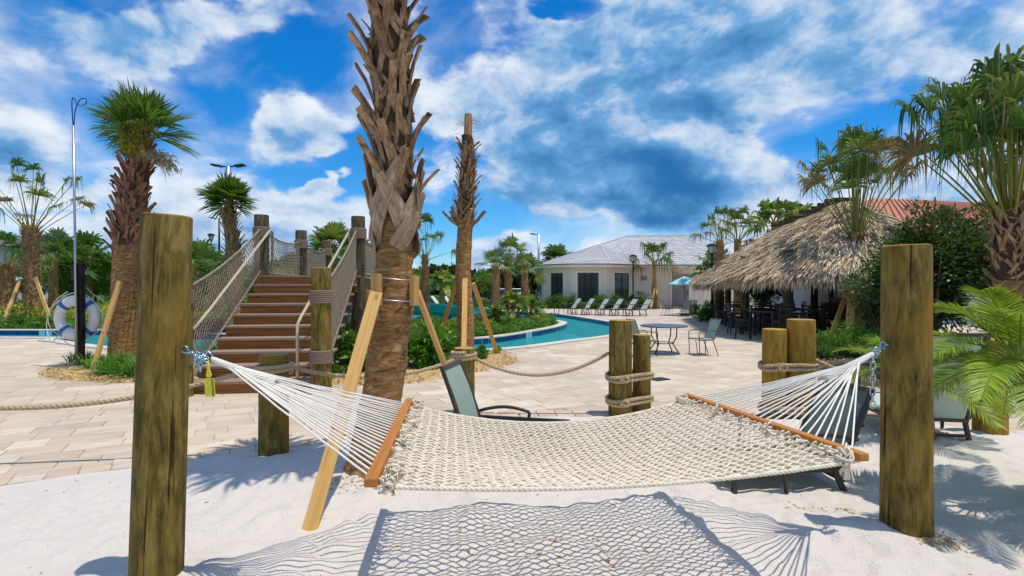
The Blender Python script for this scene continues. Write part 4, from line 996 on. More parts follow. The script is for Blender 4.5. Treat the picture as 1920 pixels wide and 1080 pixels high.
for k, (px, d) in enumerate(spots):
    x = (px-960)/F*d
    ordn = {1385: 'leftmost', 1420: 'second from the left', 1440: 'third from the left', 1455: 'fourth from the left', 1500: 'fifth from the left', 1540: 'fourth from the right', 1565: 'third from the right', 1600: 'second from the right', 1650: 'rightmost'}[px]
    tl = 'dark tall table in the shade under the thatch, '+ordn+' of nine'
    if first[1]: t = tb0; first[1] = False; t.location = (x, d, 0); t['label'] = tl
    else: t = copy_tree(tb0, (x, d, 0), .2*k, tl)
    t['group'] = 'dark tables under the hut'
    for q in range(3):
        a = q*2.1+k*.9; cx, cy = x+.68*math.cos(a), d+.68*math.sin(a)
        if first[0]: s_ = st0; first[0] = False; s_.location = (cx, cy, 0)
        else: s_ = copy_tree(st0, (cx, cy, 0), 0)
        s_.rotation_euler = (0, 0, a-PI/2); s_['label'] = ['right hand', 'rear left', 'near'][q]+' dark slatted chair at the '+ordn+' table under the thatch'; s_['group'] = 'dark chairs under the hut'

# ================================================================ ROPE STAIR BRIDGE
br_ = empty('rope_bridge', (-3.665, 7.62, 0), 'timber stair bridge over the river with round posts and rope net sides', 'bridge', rz=math.radians(7))
RUN, RISE, HWD = .318, .175, .90; NS = 10
for k in range(NS):
    z = RISE*(k+1); y = RUN*k
    if k < NS-1:
        b_ = MB(); b_.box((0, y+RUN/2-.012, z-.02), (2*HWD+.10, RUN+.03, .04)); b_.build('tread', 'tread_wood', br_, bevel=.004)
    b_ = MB(); b_.box((0, y+.016, z-RISE/2-.022), (2*HWD, .035, RISE-.045)); b_.build('riser', 'riser_wood', br_, bevel=.002)
for s_ in (-1, 1):
    b_ = MB(); y0, y1 = 0, RUN*NS; vs = []
    prof = [(-.02, 0), (y1, RISE*NS-.06), (y1, RISE*NS-.46), (.32, 0)]
    vs = [(s_*(HWD-.05)+dx, y, z) for dx in (-.025, .025) for y, z in prof]; b_.add(vs, [(0, 1, 2, 3), (7, 6, 5, 4), (0, 4, 5, 1), (1, 5, 6, 2), (2, 6, 7, 3), (3, 7, 4, 0)])
    b_.build('stringer', 'dark_timber', br_)
DL = 7.2; yD = RUN*(NS-1)-.02
for k in range(50):
    b_ = MB() if k == 0 else b_
    b_.box((0, yD+.07+k*.146, RISE*NS-.02), (2*HWD+.2, .138, .04))
b_.build('deck_boards', 'tread_wood', br_, kind='stuff')
for s_ in (-1, 1):
    b_ = MB(); b_.box((s_*HWD, yD+DL/2, RISE*NS-.19), (.09, DL, .3)); b_.build('deck_beam', 'pole_olive', br_, bevel=.004)
for k in range(4): b_ = MB(); b_.box((0, yD+.35+k*2.2, RISE*NS-.47), (2*HWD+.3, .1, .24)); b_.build('cross_beam', 'pole_olive', br_)
def bpost(x, y, zt, wraps, r=.14, z0=0, seed=0):
    o = pole('post', x, y, z0, zt, r, 'pole_weathered' if zt > 1.9 else 'pole_olive', None, seed=seed, parent=br_); o.parent = br_
    for zc, h in wraps:
        b_ = MB(); n_ = int(h/.026)
        for k in range(n_): z = zc-h/2+k*.026; b_.tube([(math.cos(a)*(r+.012), math.sin(a)*(r+.012), z) for a in np.linspace(0, 2*PI, 20)[:-1]], .0145, 5, closed=True)
        b_.build('rope_wrap', 'wrap_rope', o)
    return o
HP = HWD+.035
posts = {}
for s_ in (-1, 1):
    bpost(s_*HP, -.12, 1.79, [(1.40, .2), (.55, .2)], seed=3+s_)
    bpost(s_*HP, 3.1, 2.95, [(2.62, .22)], seed=7+s_)
    for k, y in enumerate((6.0, 8.9)): bpost(s_*HP, y, 2.95, [(2.62, .22)], z0=-1.2, seed=11+k*2+s_)
    b_ = MB(); b_.box((s_*(HP+.02), 3.1+.0, 1.1), (.22, .3, .5)) 
for s_ in (-1, 1): bpost(s_*(HP-.05), 4.3, 1.45, [], r=.13, z0=-1.2, seed=20+s_)
def net(name, bot, top, cell=.115, r=.0075):
    """diamond net between two polylines given as functions of 0..1"""
    Lb = sum((bot(i/20)-bot((i+1)/20)).length for i in range(20)); H = (top(.5)-bot(.5)).length; nb = MB(); ns_ = int(Lb/cell); hv = H/Lb
    for sg in (1, -1):
        for i in range(-int(H/cell)-1, ns_+int(H/cell)+2):
            s0 = i*cell/Lb; pts = []
            for q in range(17):
                v_ = q/16; u_ = s0+sg*v_*hv*.9
                if 0 <= u_ <= 1: zz = bot(u_).lerp(top(u_), v_); j = .008*mnoise.noise(zz*6); pts.append(zz+Vector((j, j, j)))
            if len(pts) > 1: nb.tube(pts, r, 3, cap=False)
    return nb.build(name, 'net_rope', br_, kind='stuff')
def edge(pts, R=.022, nm='border_rope'): b_ = MB(); rope_path(b_, pts, R, R*6); b_.build(nm, 'net_rope', br_)
for s_ in (-1, 1):
    def bot(u, s_=s_): return Vector((s_*(HP-.02), .0+3.05*u, .16+1.72*u+.0))
    def top(u, s_=s_): return Vector((s_*(HP-.02), .0+3.05*u, 1.5+1.2*u-.42*u*(1-u)))
    net('rope_net', bot, top); edge([bot(i/12) for i in range(13)], .022); edge([top(i/16) for i in range(17)], .02)
    for ya, yb in ((3.2, 5.95), (6.05, 8.85)):
        def bot2(u, s_=s_, ya=ya, yb=yb): return Vector((s_*HP, ya+(yb-ya)*u, 1.80))
        def top2(u, s_=s_, ya=ya, yb=yb): return Vector((s_*HP, ya+(yb-ya)*u, 2.66-.55*u*(1-u)))
        net('rope_net', bot2, top2); edge([bot2(i/8) for i in range(9)], .02); edge([top2(i/12) for i in range(13)], .02)
    # painted pipe handrail
    x = s_*(HP-.16) ; b_ = MB()
    if s_ < 0: pts = [(x, 3.25, 1.78), (x, 3.25, 2.62), (x, 3.12, 2.66), (x, .35, 1.16), (x, -.12, .93)]
    else: pts = [(x-.03, 3.25, 1.78), (x-.03, 3.25, 2.60), (x-.03, 3.12, 2.64), (x-.19, .12, 1.06), (x-.2, .0, .97), (x-.2, -.0, .2)]
    pp = []
    for i, p in enumerate(pts): pp.append(p)
    b_.tube(pp, .023, 10); b_.build('handrail', 'rail_paint', br_, smooth=True)

# ================================================================ NEAR POSTS, ROPES
TP_G = 'tall posts the hammock hangs from'
pole('tall_post', -1.775, 2.66, 0, 1.862, .114, 'pole_olive', 'tall round timber post at the left holding the chained hammock end with the yellow tag', 'post', TP_G, lean=(.03, 0), seed=1)
pole('tall_post', 2.335, 3.16, 0, 1.752, .130, 'pole_olive', 'tall mossy timber post in sand beside the green palm fronds', 'post', TP_G, seed=2)
BG = 'short timber bollards along the sand'
BOL = [(-2.135, 4.78, .905, .128, 'pole_olive', 'short bollard standing in sand beside the pine plank and below the stairs'), (-.57, 6.35, .79, .125, 'pole_olive', 'short bollard tied with rope between the trunkless palm and the deck'),
       (1.275, 6.28, 1.125, .135, 'pole_olive', 'taller bollard of the roped pair in front of the river'), (1.56, 6.42, .94, .105, 'pole_olive', 'shorter bollard of the roped pair in front of the river'),
       (2.99, 6.08, 1.035, .130, 'pole_orange', 'shorter orange brown bollard of the roped pair by the thatched hut'), (3.28, 6.06, 1.145, .150, 'pole_orange', 'taller orange brown bollard of the roped pair by the thatched hut'),
       (4.75, 5.3, 1.0, .135, 'pole_orange', 'orange brown bollard under the fronds at the right'), (-5.6, 4.35, .85, .13, 'pole_olive', None)]
bo = []
for k, (x, y, z, r, m, lab) in enumerate(BOL):
    if lab is None: lab = 'bollard at the far end of the left barrier rope, past the tall post'
    bo.append(pole('bollard', x, y, 0, z, r, m, lab, 'bollard', BG, seed=30+k))
def wraps(i, zs, turns=2.0, R=.017, both=None):
    for z in zs:
        b_ = MB(); x, y, _, r = BOL[i][:4]
        if both is None: coil(b_, 0, 0, z, r+R*.8, turns, R, dz=R*1.8)
        else:
            x2, y2, _, r2 = BOL[both][:4]; a = Vector((0, 0, 0)); c_ = Vector((x2-x, y2-y, 0)); t = c_.normalized(); an = math.atan2(t.y, t.x)
            for tt in range(int(turns)):
                ring = [a+Vector((math.cos(an+PI/2+q), math.sin(an+PI/2+q), 0))*(r+R) for q in np.linspace(0, PI, 14)]+[c_+Vector((math.cos(an-PI/2+q), math.sin(an-PI/2+q), 0))*(r2+R) for q in np.linspace(0, PI, 14)]
                ring.append(ring[0]); zz = z+tt*R*1.9
                rope_path(b_, [p+Vector((0, 0, zz+.012*math.sin(n_*.5+tt))) for n_, p in enumerate(ring)], R, .11)
            p = Vector((-.03, -r-R*1.2, z+R)); rope_path(b_, [p, p+Vector((.05, -.02, .03)), p+Vector((.10, -.005, .0)), p+Vector((.06, -.02, -.03)), p+Vector((0, -.01, 0))], R, .11)
        b_.build('rope_wrap', 'manila', bo[i])
wraps(0, [.74], 2.3, .020); wraps(1, [.64], 2.8, .021); wraps(2, [.43, .155], 2, .022, both=3); wraps(4, [.59, .11], 2, .022, both=5); wraps(6, [.6], 2); wraps(7, [.6], 2)
def barrier(i, j, z0, z1, s_, lab, R=.021):
    a = Vector((BOL[i][0], BOL[i][1], z0)); c_ = Vector((BOL[j][0], BOL[j][1], z1)); d = (c_-a).normalized(); a += d*BOL[i][3]; c_ -= d*BOL[j][3]
    b_ = MB(); rope_path(b_, sag(a, c_, s_), R, .14, n=6); o = b_.build('barrier_rope', 'manila', smooth=True); tag(o, lab, 'rope', 'barrier ropes slung between bollards')
barrier(7, 0, .62, .80, .22, 'laid rope sagging over the paving at the left edge, passing behind the tall post', .022)
barrier(0, 1, .79, .66, .15, 'laid rope slung behind the hammock in front of the stairs')
barrier(1, 2, .66, .74, .23, 'laid rope sagging in front of the river between rope-tied bollards')
barrier(5, 6, .70, .62, .16, 'laid rope running right from the orange brown bollard pair', .021)

# ================================================================ HAMMOCK
ham = empty('hammock', (0, 0, 0), 'white rope hammock with two wooden spreader bars slung between the tall posts', 'hammock')
LN, LF = Vector((-.487, 1.86, .825)), Vector((-.66, 3.41, .765)); RN, RF = Vector((1.43, 2.21, .80)), Vector((1.244, 3.77, .727))
RL = P(397, 673, 2.62); RR = P(1636, 664, 3.08)
def bed(u, v):
    a = LN.lerp(LF, v); c_ = RN.lerp(RF, v); p = a.lerp(c_, u); s4 = 4*u*(1-u); p.z -= .012
    z = -s4*(.075+.055*v+.075*math.sin(PI*v)); p = p+Vector((0, (.5-v)*.11*s4, z)); return p
def spreader(a, c_, nm='spreader_bar'):
    L = (c_-a).length; t = (c_-a).normalized(); b_ = MB(); e_ = .04; b_.box((0, 0, .008), (L+2*e_, .046, .034)); o = b_.build(nm, 'spreader_wood', ham, bevel=.006); o.location = (a+c_)/2
    z = Vector((0, 0, 1)); z = (z-t*z.dot(t)).normalized(); y = z.cross(t); o.rotation_euler = Matrix((t, y, z)).transposed().to_euler(); return o
spreader(LN, LF); spreader(RN, RF)
NC = 26
for side, ring, a, c_ in (('l', RL, LN, LF), ('r', RR, RN, RF)):
    ctr = (a+c_)/2; dirv = (ctr-ring).normalized(); lat = (c_-a).normalized()
    for k in range(NC):
        v_ = (k+.5)/NC; e_ = a.lerp(c_, v_); g = ring+dirv*(.10+.05*random.random())+lat*(v_-.5)*.05+Vector((0, 0, random.uniform(-.008, .008))); n_ = 10; pts = [ring+Vector((0, 0, random.uniform(-.01, .01)))]
        for q in range(n_+1): t = q/n_; pts.append(g.lerp(e_, t)-Vector((0, 0, 4*t*(1-t)*random.uniform(.003, .010))))
        b_ = MB(); b_.tube(pts, .0042, 6, cap=False); b_.build('cord', 'white_rope', ham, smooth=True)
    # woven gather at the ring
    b_ = MB()
    for k in range(9):
        L = .34; ph = k*.7; pts = [ring+dirv*(L*q/14)+lat*(.012+.035*q/14)*math.sin(ph+q*.9)+Vector((0, 0, 1))*(.010+.012*q/14)*math.cos(ph+q*.9) for q in range(15)]; b_.tube(pts, .0052, 5)
    b_.build('woven_neck', 'white_rope', ham, smooth=True, kind='stuff')
    b_ = MB(); u_ = dirv.orthogonal().normalized(); w2 = Vector((0, 0, 1)); b_.tube([ring-dirv*.02+(dirv*math.cos(q)+w2*math.sin(q))*.028 for q in np.linspace(0, 2*PI, 19)[:-1]], .0045, 6, closed=True); b_.build('ring', 'zinc', ham, smooth=True)
def links(pts, parent, m='zinc', r=.0042, ll=.042, lw=.02):
    pts = [Vector(p) for p in pts]; L = [0]
    for a, c_ in zip(pts, pts[1:]): L.append(L[-1]+(c_-a).length)
    n_ = max(1, int(L[-1]/(ll*.78)))
    for k in range(n_):
        s_ = L[-1]*(k+.5)/n_; i = max(q for q in range(len(L)-1) if L[q] <= s_); p = pts[i].lerp(pts[i+1], (s_-L[i])/(L[i+1]-L[i])); t = (pts[i+1]-pts[i]).normalized(); sd = t.orthogonal().normalized()
        if k % 2: sd = t.cross(sd)
        b_ = MB(); loop = []
        for q in range(12):
            a = 2*PI*q/12; loop.append(t*(math.cos(a)*lw/2+(ll-lw)/2*(1 if math.cos(a) > 0 else -1))+sd*math.sin(a)*lw/2)
        b_.tube(loop, r, 6, closed=True); b_.build('chain_link', m, parent, smooth=True, loc=p)
pl = Vector((-1.755+.115, 2.64, 1.195)); links([pl, RL-Vector((.02, 0, -.003))], ham)
q0 = P(380, 668, 2.6)
for k in range(7): links([q0+Vector((random.uniform(-.03, .03), random.uniform(-.03, .01), random.uniform(-.03, .03))), q0+Vector((random.uniform(-.035, .035), random.uniform(-.03, .0), random.uniform(-.04, .03)))], ham, ll=.034, lw=.018, r=.0035)
links([P(377, 670, 2.6), P(375, 697, 2.6)], ham, ll=.036)
prr = Vector((2.335-.133, 3.14, 1.165)); links([prr, RR+Vector((.02, 0, .003))], ham)
links([P(1637, 668, 3.06), P(1636, 764, 3.06)], ham, m='galvanised', ll=.046, lw=.024)
for p, s_ in ((pl, 1), (prr, -1)): b_ = MB(); b_.tube([p-Vector((.06*s_, 0, 0)), p+Vector((.0, 0, 0))], .006, 6); b_.tube([p+Vector((s_*(.018-.018*math.cos(q)), 0, .018*math.sin(q))) for q in np.linspace(0, 2*PI, 13)[:-1]], .0045, 6, closed=True); b_.build('eye_bolt', 'zinc', ham, smooth=True)
# bed of knotted rope: neighbouring strands meet left and right in turn
NB_ = 62; K = 38; b_ = MB(); rd = random.Random(4)
for i in range(NB_+1):
    v0 = (i)/NB_; pts = []
    for k in range(K+1):
        u = .012+.976*k/K; a = .44/NB_*(1 if (i+k) % 2 else -1)*(0 if i in (0, NB_) else 1)
        for du, f_ in ((-.16/K, 1), (.16/K, 1)):
            uu = min(1, max(0, u+du)); pts.append(bed(uu, v0+a*f_+rd.gauss(0, .0006))+Vector((0, 0, rd.gauss(0, .0022)+(.003 if (i+k) % 2 else -.003))))
    b_.tube(pts, .0050, 5, cap=False)
b_.build('rope_bed', 'net_cotton', ham, smooth=True, kind='stuff')
b_ = MB()   # knots where strands meet
for i in range(NB_):
    for k in range(K+1):
        if (i+k) % 2:
            p = bed(.012+.976*k/K, (i+.5)/NB_); 
            t = (bed(min(1, .012+.976*k/K+.01), (i+.5)/NB_)-p)
            if t.length < 1e-4: t = Vector((1, 0, 0))
            t.normalize(); sd = t.cross(Vector((0, 0, 1))).normalized(); b_.tube([p-sd*.009-t*.003+Vector((0, 0, .003)), p+Vector((0, 0, .0085)), p+sd*.009+t*.003+Vector((0, 0, .003))], .0046, 4)
b_.build('rope_knots', 'net_cotton', ham, smooth=True, kind='stuff')
for v_ in (-.008, 1.008):
    b_ = MB(); rope_path(b_, [bed(i/40, v_) for i in range(41)], .0085, .06, n=5); b_.build('edge_rope', 'net_cotton', ham, smooth=True)
# bar-end loops and frayed knots
for (a, c_, sgn) in ((LN, LF, 1), (RN, RF, -1)):
    b_ = MB(); lat = (c_-a).normalized()
    for k in range(34):
        v_ = (k+.5)/34; p = a.lerp(c_, v_); L = random.uniform(.05, .10)
        for q in range(3 if sgn > 0 else 2):
            e_ = p+Vector((sgn*L*random.uniform(.5, 1.1), 0, random.uniform(-.02, .01)))+lat*random.uniform(-.03, .03)
            m_ = p.lerp(e_, .6)+Vector((0, 0, random.uniform(-.004, .018))); b_.tube([p+Vector((sgn*.024, 0, -.006)), m_, e_], .0046, 5)
    for v_, n_ in ((.0, 14), (.06, 8), (.98, 10), (.33, 5), (.66, 4)):
        p = a.lerp(c_, v_)+Vector((sgn*.055, 0, .0))
        for q in range(n_):
            d = Vector((random.gauss(0, 1), random.gauss(0, 1), random.gauss(0, .8))).normalized()*random.uniform(.025, .05); e_ = Vector((random.gauss(0, 1), random.gauss(0, 1), random.gauss(0, 1))).normalized()*.03
            b_.tube([p+e_*.3, p+d*.6+e_, p+d, p+d*.7-e_, p-e_*.3], .0055, 5)
    b_.build('frayed_knots', 'net_cotton', ham, smooth=True, kind='stuff')
p = RN+Vector((-.05, -.02, -.01)); b_ = MB()
for k in range(12): b_.tube([p, p+Vector((random.uniform(-.03, .02), random.uniform(-.02, .02), -random.uniform(.05, .085)))], .004, 4)
b_.build('rope_tassel', 'net_cotton', ham, smooth=True)
# yellow caution tag
tg = empty('caution_tag', tuple(P(390, 681, 2.585)), 'yellow plastic caution tag hanging from the chained end of the hammock', 'tag'); tg.rotation_euler = (0, math.radians(-5), math.radians(-14))
b_ = MB(); b_.tube([(0, 0, .012), (.004, 0, -.01)], .005, 6); sx = [(.007, 0), (.008, -.03), (.016, -.058), (.013, -.066), (.006, -.07)]
vs = []; 
for x, z in sx: vs += [(-x, -.0015, z), (x, -.0015, z), (x, .0015, z), (-x, .0015, z)]
b_.add(vs, [(i*4+k, i*4+(k+1) % 4, i*4+4+(k+1) % 4, i*4+4+k) for i in range(4) for k in range(4)]); b_.build('tag_strap', 'caution_yellow', tg)
b_ = MB(); b_.box((0, 0, -.118), (.058, .003, .088)); b_.build('tag_card', 'caution_yellow', tg, bevel=.0012)
tx = bpy.data.curves.new('lettering', 'FONT'); tx.body = 'CAUTION'; tx.size = .0185; tx.align_x = 'CENTER'; tx.align_y = 'CENTER'; tx.extrude = .0003; tx.offset = .0006; tx.materials.append(M['ink'])
tmp_ = bpy.data.objects.new('tmp_text', tx); C.objects.link(tmp_); bpy.context.view_layer.update(); tme_ = bpy.data.meshes.new_from_object(tmp_.evaluated_get(bpy.context.evaluated_depsgraph_get())); bpy.data.objects.remove(tmp_); to = mk('lettering', tme_, 'ink'); to.parent = tg; to.location = (.0185, -.0022, -.118); to.rotation_euler = (PI/2, PI/2, 0)
b_ = MB()
for k in range(6): b_.box((-.006-.006*(k%2), -.0021, -.085-k*.012), (.022-.008*(k%3), .0004, .0009))
for k in range(0): pass
b_.build('small_print', 'ink', tg)

# ================================================================ CENTRE PALM
CP_ = [(0, 0, -.15), (.04, 0, .25), (.125, .0, .8), (.20, 0, 1.45), (.20, 0, 2.5), (.155, 0, 3.75), (.12, 0, 4.6)]
ctr_path = [(x, y, z) for x, y, z in CP_]
cp = palm('huge palm trunk in the middle rising out of frame, crisscross leaf bases above fibrous bark', -1.13, 4.2, 4.6, .16, path=ctr_path, radii=[.25, .18, .152, .150, .12, .115, .11],
          boot=None, crown=dict(n=16, Lp=.42, R=.62, elmin=.2, elmax=1.4, segs=26, tip=.3, mats=['fan_green', 'fan_olive']))
pp = catmull(ctr_path, 10); zz_ = [p.z for p in pp]; cax = lambda z: Vector((float(np.interp(z, zz_, [p.x for p in pp])), 0, z))
boots(cp, cax, 2.12, 4.45, 3, .030, lambda z: .118, 1.02, 'boot', True, seed=5, jitter=.07, extra_out=.86, lean=.36)
# big smooth overlapping leaf bases where the crisscross begins
def wide_boot(v_):
    rd = random.Random(v_); b_ = MB(); vs = []; n = 12
    for i in range(n+1):
        t = i/n; w_ = (.055*(1-t)**.6+.028)*(1 if t > .06 else .8); z = -.20+.50*t; y = .010+.045*math.sin(PI*t)+max(0, t-.75)**2*.5; x = 0
        for a in (-1, -.5, 0, .5, 1): vs.append((x+a*w_, y-.028*a*a*(w_/.12)**2, z))
        for a in (1, 0, -1): vs.append((x+a*w_*.96, y-.012-.028*a*a*(w_/.12)**2, z))
    fs = [(i*8+k, i*8+(k+1) % 8, (i+1)*8+(k+1) % 8, (i+1)*8+k) for i in range(n) for k in range(8)]; fs += [tuple(range(8)), tuple(n*8+k for k in range(7, -1, -1))]; b_.add(vs, fs); return b_
wm_ = None; rd = random.Random(3)
for k in range(15):
    z = 1.93+.024*k+rd.uniform(-.012, .012); a = k*2.39996+.8; c_ = cax(z)
    if wm_ is None: o = wide_boot(1).build('leaf_base', 'boot_pale', cp, smooth=False); wm_ = o.data
    else: o = mk('leaf_base', wm_, None, cp)
    o.matrix_local = Matrix.Translation((c_.x+math.cos(a)*.136, math.sin(a)*.136, z)) @ Matrix.Rotation(a-PI/2, 4, 'Z') @ Matrix.Rotation((1 if k % 2 else -1)*rd.uniform(.46, .6), 4, 'Y') @ Matrix.Rotation(-.03, 4, 'X')
# straps, blocks and braces
for (px, an) in ((704, -2.2), (776, -.5)):
    pass
bl = MB(); p = P(706, 543, 4.02); bl.box((0, 0, 0), (.085, .04, .24)); o = bl.build('timber_block', 'pine_red', cp, bevel=.003); o.location = p-Vector((-1.13, 4.2, 0)); o.rotation_euler = (0, 0, -.5)
bl = MB(); p = P(777, 545, 4.12); bl.box((0, 0, 0), (.085, .04, .23)); o = bl.build('timber_block', 'pine_red', cp, bevel=.003); o.location = p-Vector((-1.13, 4.2, 0)); o.rotation_euler = (0, 0, 1.25)
for z in (1.572, 1.41):
    b_ = MB(); c_ = cax(z); b_.tube([(c_.x+math.cos(a)*.192, c_.y+math.sin(a)*.192, z+.012*math.sin(a*2)) for a in np.linspace(0, 2*PI, 33)[:-1]], .0045, 5, closed=True); b_.build('wire_strap', 'galvanised', cp, smooth=True)
brace(P(578, 1003, 3.20), P(706, 549, 3.93), .090, .040, 'long pine plank leaning on the big middle palm, foot in the sand', up=(0, .9, .5))
brace(P(872, 786, 6.2), P(783, 549, 4.25), .038, .06, 'narrow pine brace from the middle palm down past the grey chair', up=(0, .9, .5))
# second, topped palm
sp = palm('slimmer palm with its top cut off, small spiky leaf bases, propped by three braces', -.93, 10.5, 4.45, .15, path=[(0, 0, -.1), (.02, 0, .8), (-.03, 0, 1.8), (.02, 0, 3.0), (.06, 0, 4.3), (.03, 0, 4.5)], radii=[.17, .165, .155, .145, .11, .09],
          boot=dict(z0=2.75, z1=4.25, dz=.0115, size=.62, m='boot', rad=lambda z: .165-.065*max(0, (z-2.7))/1.6, tilt=.45, out=.85))
b_ = MB(); b_.tube([(.05, 0, 4.1), (.06, 0, 4.55), (.07, .0, 4.92)], [.095, .085, .075], 9); b_.build('cut_spear', 'boot', sp)
b_ = MB()
for k in range(46):
    a = random.random()*6.3; z = random.uniform(4.25, 4.9); L = random.uniform(.1, .32); b_.tube([(.06+math.cos(a)*.08, math.sin(a)*.08, z), (.06+math.cos(a)*(.08+L*.6), math.sin(a)*(.08+L*.6), z+random.uniform(-.03, .1)), (.06+math.cos(a)*(.08+L), math.sin(a)*(.08+L), z+random.uniform(-.2, .08))], [.004, .003, .001], 4)
b_.build('fibre_threads', 'flower_tan', sp, kind='stuff')
for k in range(7):
    a = k*.9-.3; b_ = MB(); b_.tube([(math.cos(a)*.12, math.sin(a)*.12, 2.70+.03*(k % 3)), (math.cos(a)*.26, math.sin(a)*.26, 2.82), (math.cos(a)*.44, math.sin(a)*.44, 3.0+.05*(k % 2))], [.045, .04, .03], 4); b_.build('leaf_base', 'boot', sp)
brace(G(933, 665), P(887, 531, 10.6), .09, .04, 'pine brace on the far side of the topped palm, foot in the yellow mulch', up=(0, 1, 0)); brace(P(813, 640, 11.8)-Vector((0, 0, .3)), P(857, 528, 10.6), .09, .04, 'pine brace running down left from the topped palm into the shrubs', up=(0, 1, 0)); brace(P(869, 702, 9.2), P(872, 523, 10.25), .095, .04, 'pine brace standing in front of the topped palm behind the bollard', up=(0, 1, 0))
# ================================================================ OTHER PALMS
def X(px, d): return (px-960)/F*d
lp = palm('round headed palm at the left with yellow flower clusters and rough reddish trunk', X(236, 10.2), 10.2, 4.55, .24, path=[(0, 0, -.2), (.0, 0, 1), (.03, 0, 2.2), (.16, 0, 3.3), (.27, 0, 4.0), (.31, 0, 4.55)], radii=[.31, .25, .225, .205, .15, .12],
          boot=dict(z0=2.15, z1=4.1, dz=.0095, size=.98, m='boot_red', rad=lambda z: .215-.10*max(0, z-2.9)/1.2, tilt=.5, out=.55),
          crown=dict(n=22, Lp=.24, R=.74, elmin=-.6, elmax=1.5, segs=32, tip=.16, droop=.06, mats=['fan_green'], ragged=.14, pw=.62, zs=.1, spanr=1.5, wk=.9))
b_ = MB(); c2 = MB()
for k in range(330):
    a = random.gauss(-1.7, .8); r_ = abs(random.gauss(.0, .10))+.14; z = random.uniform(4.0, 4.62); p = Vector((.29+math.cos(a)*r_, math.sin(a)*r_-.10, z))
    for q in range(4): d = Vector((random.gauss(0, 1), random.gauss(0, 1), random.gauss(0, 1)))*.05; b_.tube([p, p+d*.6, p+d-Vector((0, 0, .03))], [.007, .006, .003], 3, cap=False)
b_.build('flower_cluster', 'flower_yellow', lp, kind='stuff')
for k in range(150):
    p = Vector((.34+random.uniform(.12, .62), random.gauss(-.1, .12), 0)); p.z = 4.15-.55*(p.x-.34)**1.2+random.gauss(0, .07)
    for q in range(4): d = Vector((random.gauss(.3, 1), random.gauss(0, 1), random.gauss(-.6, 1)))*.05; c2.tube([p, p+d*.6, p+d-Vector((0, 0, .04))], [.006, .005, .002], 3, cap=False)
c2.build('dry_flower_cluster', 'flower_tan', lp, kind='stuff')
brace(G(172, 700), P(224, 527, 9.85), .10, .042, 'pine brace left of the life ring palm, foot at the mulch edge', up=(.3, 1, 0)); brace(G(203, 678)+Vector((0, .2, 0)), P(236, 545, 10.3), .10, .042, 'shorter shaded pine brace tight behind the round headed palm', up=(0, 1, 0))
palm('smaller round headed palm standing before the parking light pole', X(441, 17.5), 17.5, 4.4, .19, path=[(0, 0, -.2), (0, 0, 1.4), (-.05, 0, 2.8), (-.17, 0, 3.7), (-.2, 0, 4.4)], radii=[.25, .2, .19, .17, .12],
     boot=dict(z0=2.2, z1=3.95, dz=.02, size=.85, m='boot', rad=lambda z: .2, tilt=.4, single=False), crown=dict(n=30, Lp=.26, R=.70, elmin=-.8, elmax=1.5, segs=28, tip=.12, mats=['fan_green'], pw=.65, zs=.1, pr=.014, spanr=1.8))
RAG = dict(elmin=.4, elmax=1.48, segs=32, tip=.75, ragged=.35, spanr=1.6, wk=1.15, lmin=.6, mats=['fan_olive', 'fan_green', 'fan_olive'], dry_t=.16, droop=.08, pr=.014)
def rag(**k): c = dict(RAG); c.update(k); return c
palm('tall shaggy palm with long bare stalks beyond the river at the far left', X(58, 23), 23, 4.2, .26, base_r=.42, boot=dict(z0=.6, z1=4.1, dz=.03, size=1.0, m='boot', rad=lambda z: .26, tilt=.5, single=False, out=.7), crown=rag(n=17, Lp=2.7, R=.75, droop=.04, elmin=.45, zs=.5))
brace((X(6, 21.5), 21.5, .1), P(38, 523, 22.8), .13, .06, 'pine brace to the left of the tall shaggy far palm', up=(0, 1, 0)); brace((X(96, 21.6), 21.6, .1), P(66, 520, 22.7), .14, .06, 'pine brace to the right of the tall shaggy far palm', up=(0, 1, 0))
palm('stout short palm at the very left edge beyond the river', X(12, 25), 25, 2.6, .30, base_r=.45, boot=dict(z0=.5, z1=2.6, dz=.04, size=1.0, single=False, rad=lambda z: .3, tilt=.5, out=.7), crown=rag(n=12, Lp=1.5, R=.8, mats=['fan_green', 'fan_olive'], elmin=-.1))
palm('broad silvery green fan palm standing between the light pole hook and the shaggy palm', X(100, 29), 29, 3.1, .22, crown=dict(n=20, Lp=1.1, R=1.0, elmin=-.2, elmax=1.3, segs=26, tip=.35, mats=['fan_silver', 'fan_green', 'fan_silver'], single=False, pr=.02))
palm('fan palm peeking over the trees just right of the hook pole', X(165, 32), 32, 3.4, .2, crown=dict(n=16, Lp=1.0, R=.95, elmin=-.1, elmax=1.3, segs=20, mats=['fan_green'], single=False, pr=.02))
palm('dark fan palm behind the left tall post', X(372, 27), 27, 2.7, .2, crown=dict(n=15, Lp=.9, R=.9, elmin=-.1, elmax=1.3, segs=18, mats=['fan_green', 'fan_silver'], single=False, pr=.02))
palm('silvery fan palm seen through the left stair net', X(402, 23), 23, 1.9, .2, crown=dict(n=18, Lp=1.0, R=.8, elmin=-.1, elmax=1.3, segs=22, mats=['fan_silver', 'fan_green'], single=False, pr=.016))
palm('fan palm whose head shows above the bridge deck between the net posts', X(624, 26), 26, 3.6, .2, crown=dict(n=20, Lp=.7, R=.85, elmin=-.5, elmax=1.2, segs=22, mats=['fan_olive', 'fan_green'], single=False, pr=.016))
palm('fan palm head just right of the upper right bridge post', X(668, 33), 33, 3.7, .2, crown=dict(n=16, Lp=.7, R=.85, elmin=-.4, elmax=1.2, segs=18, mats=['fan_green'], single=False, pr=.016))
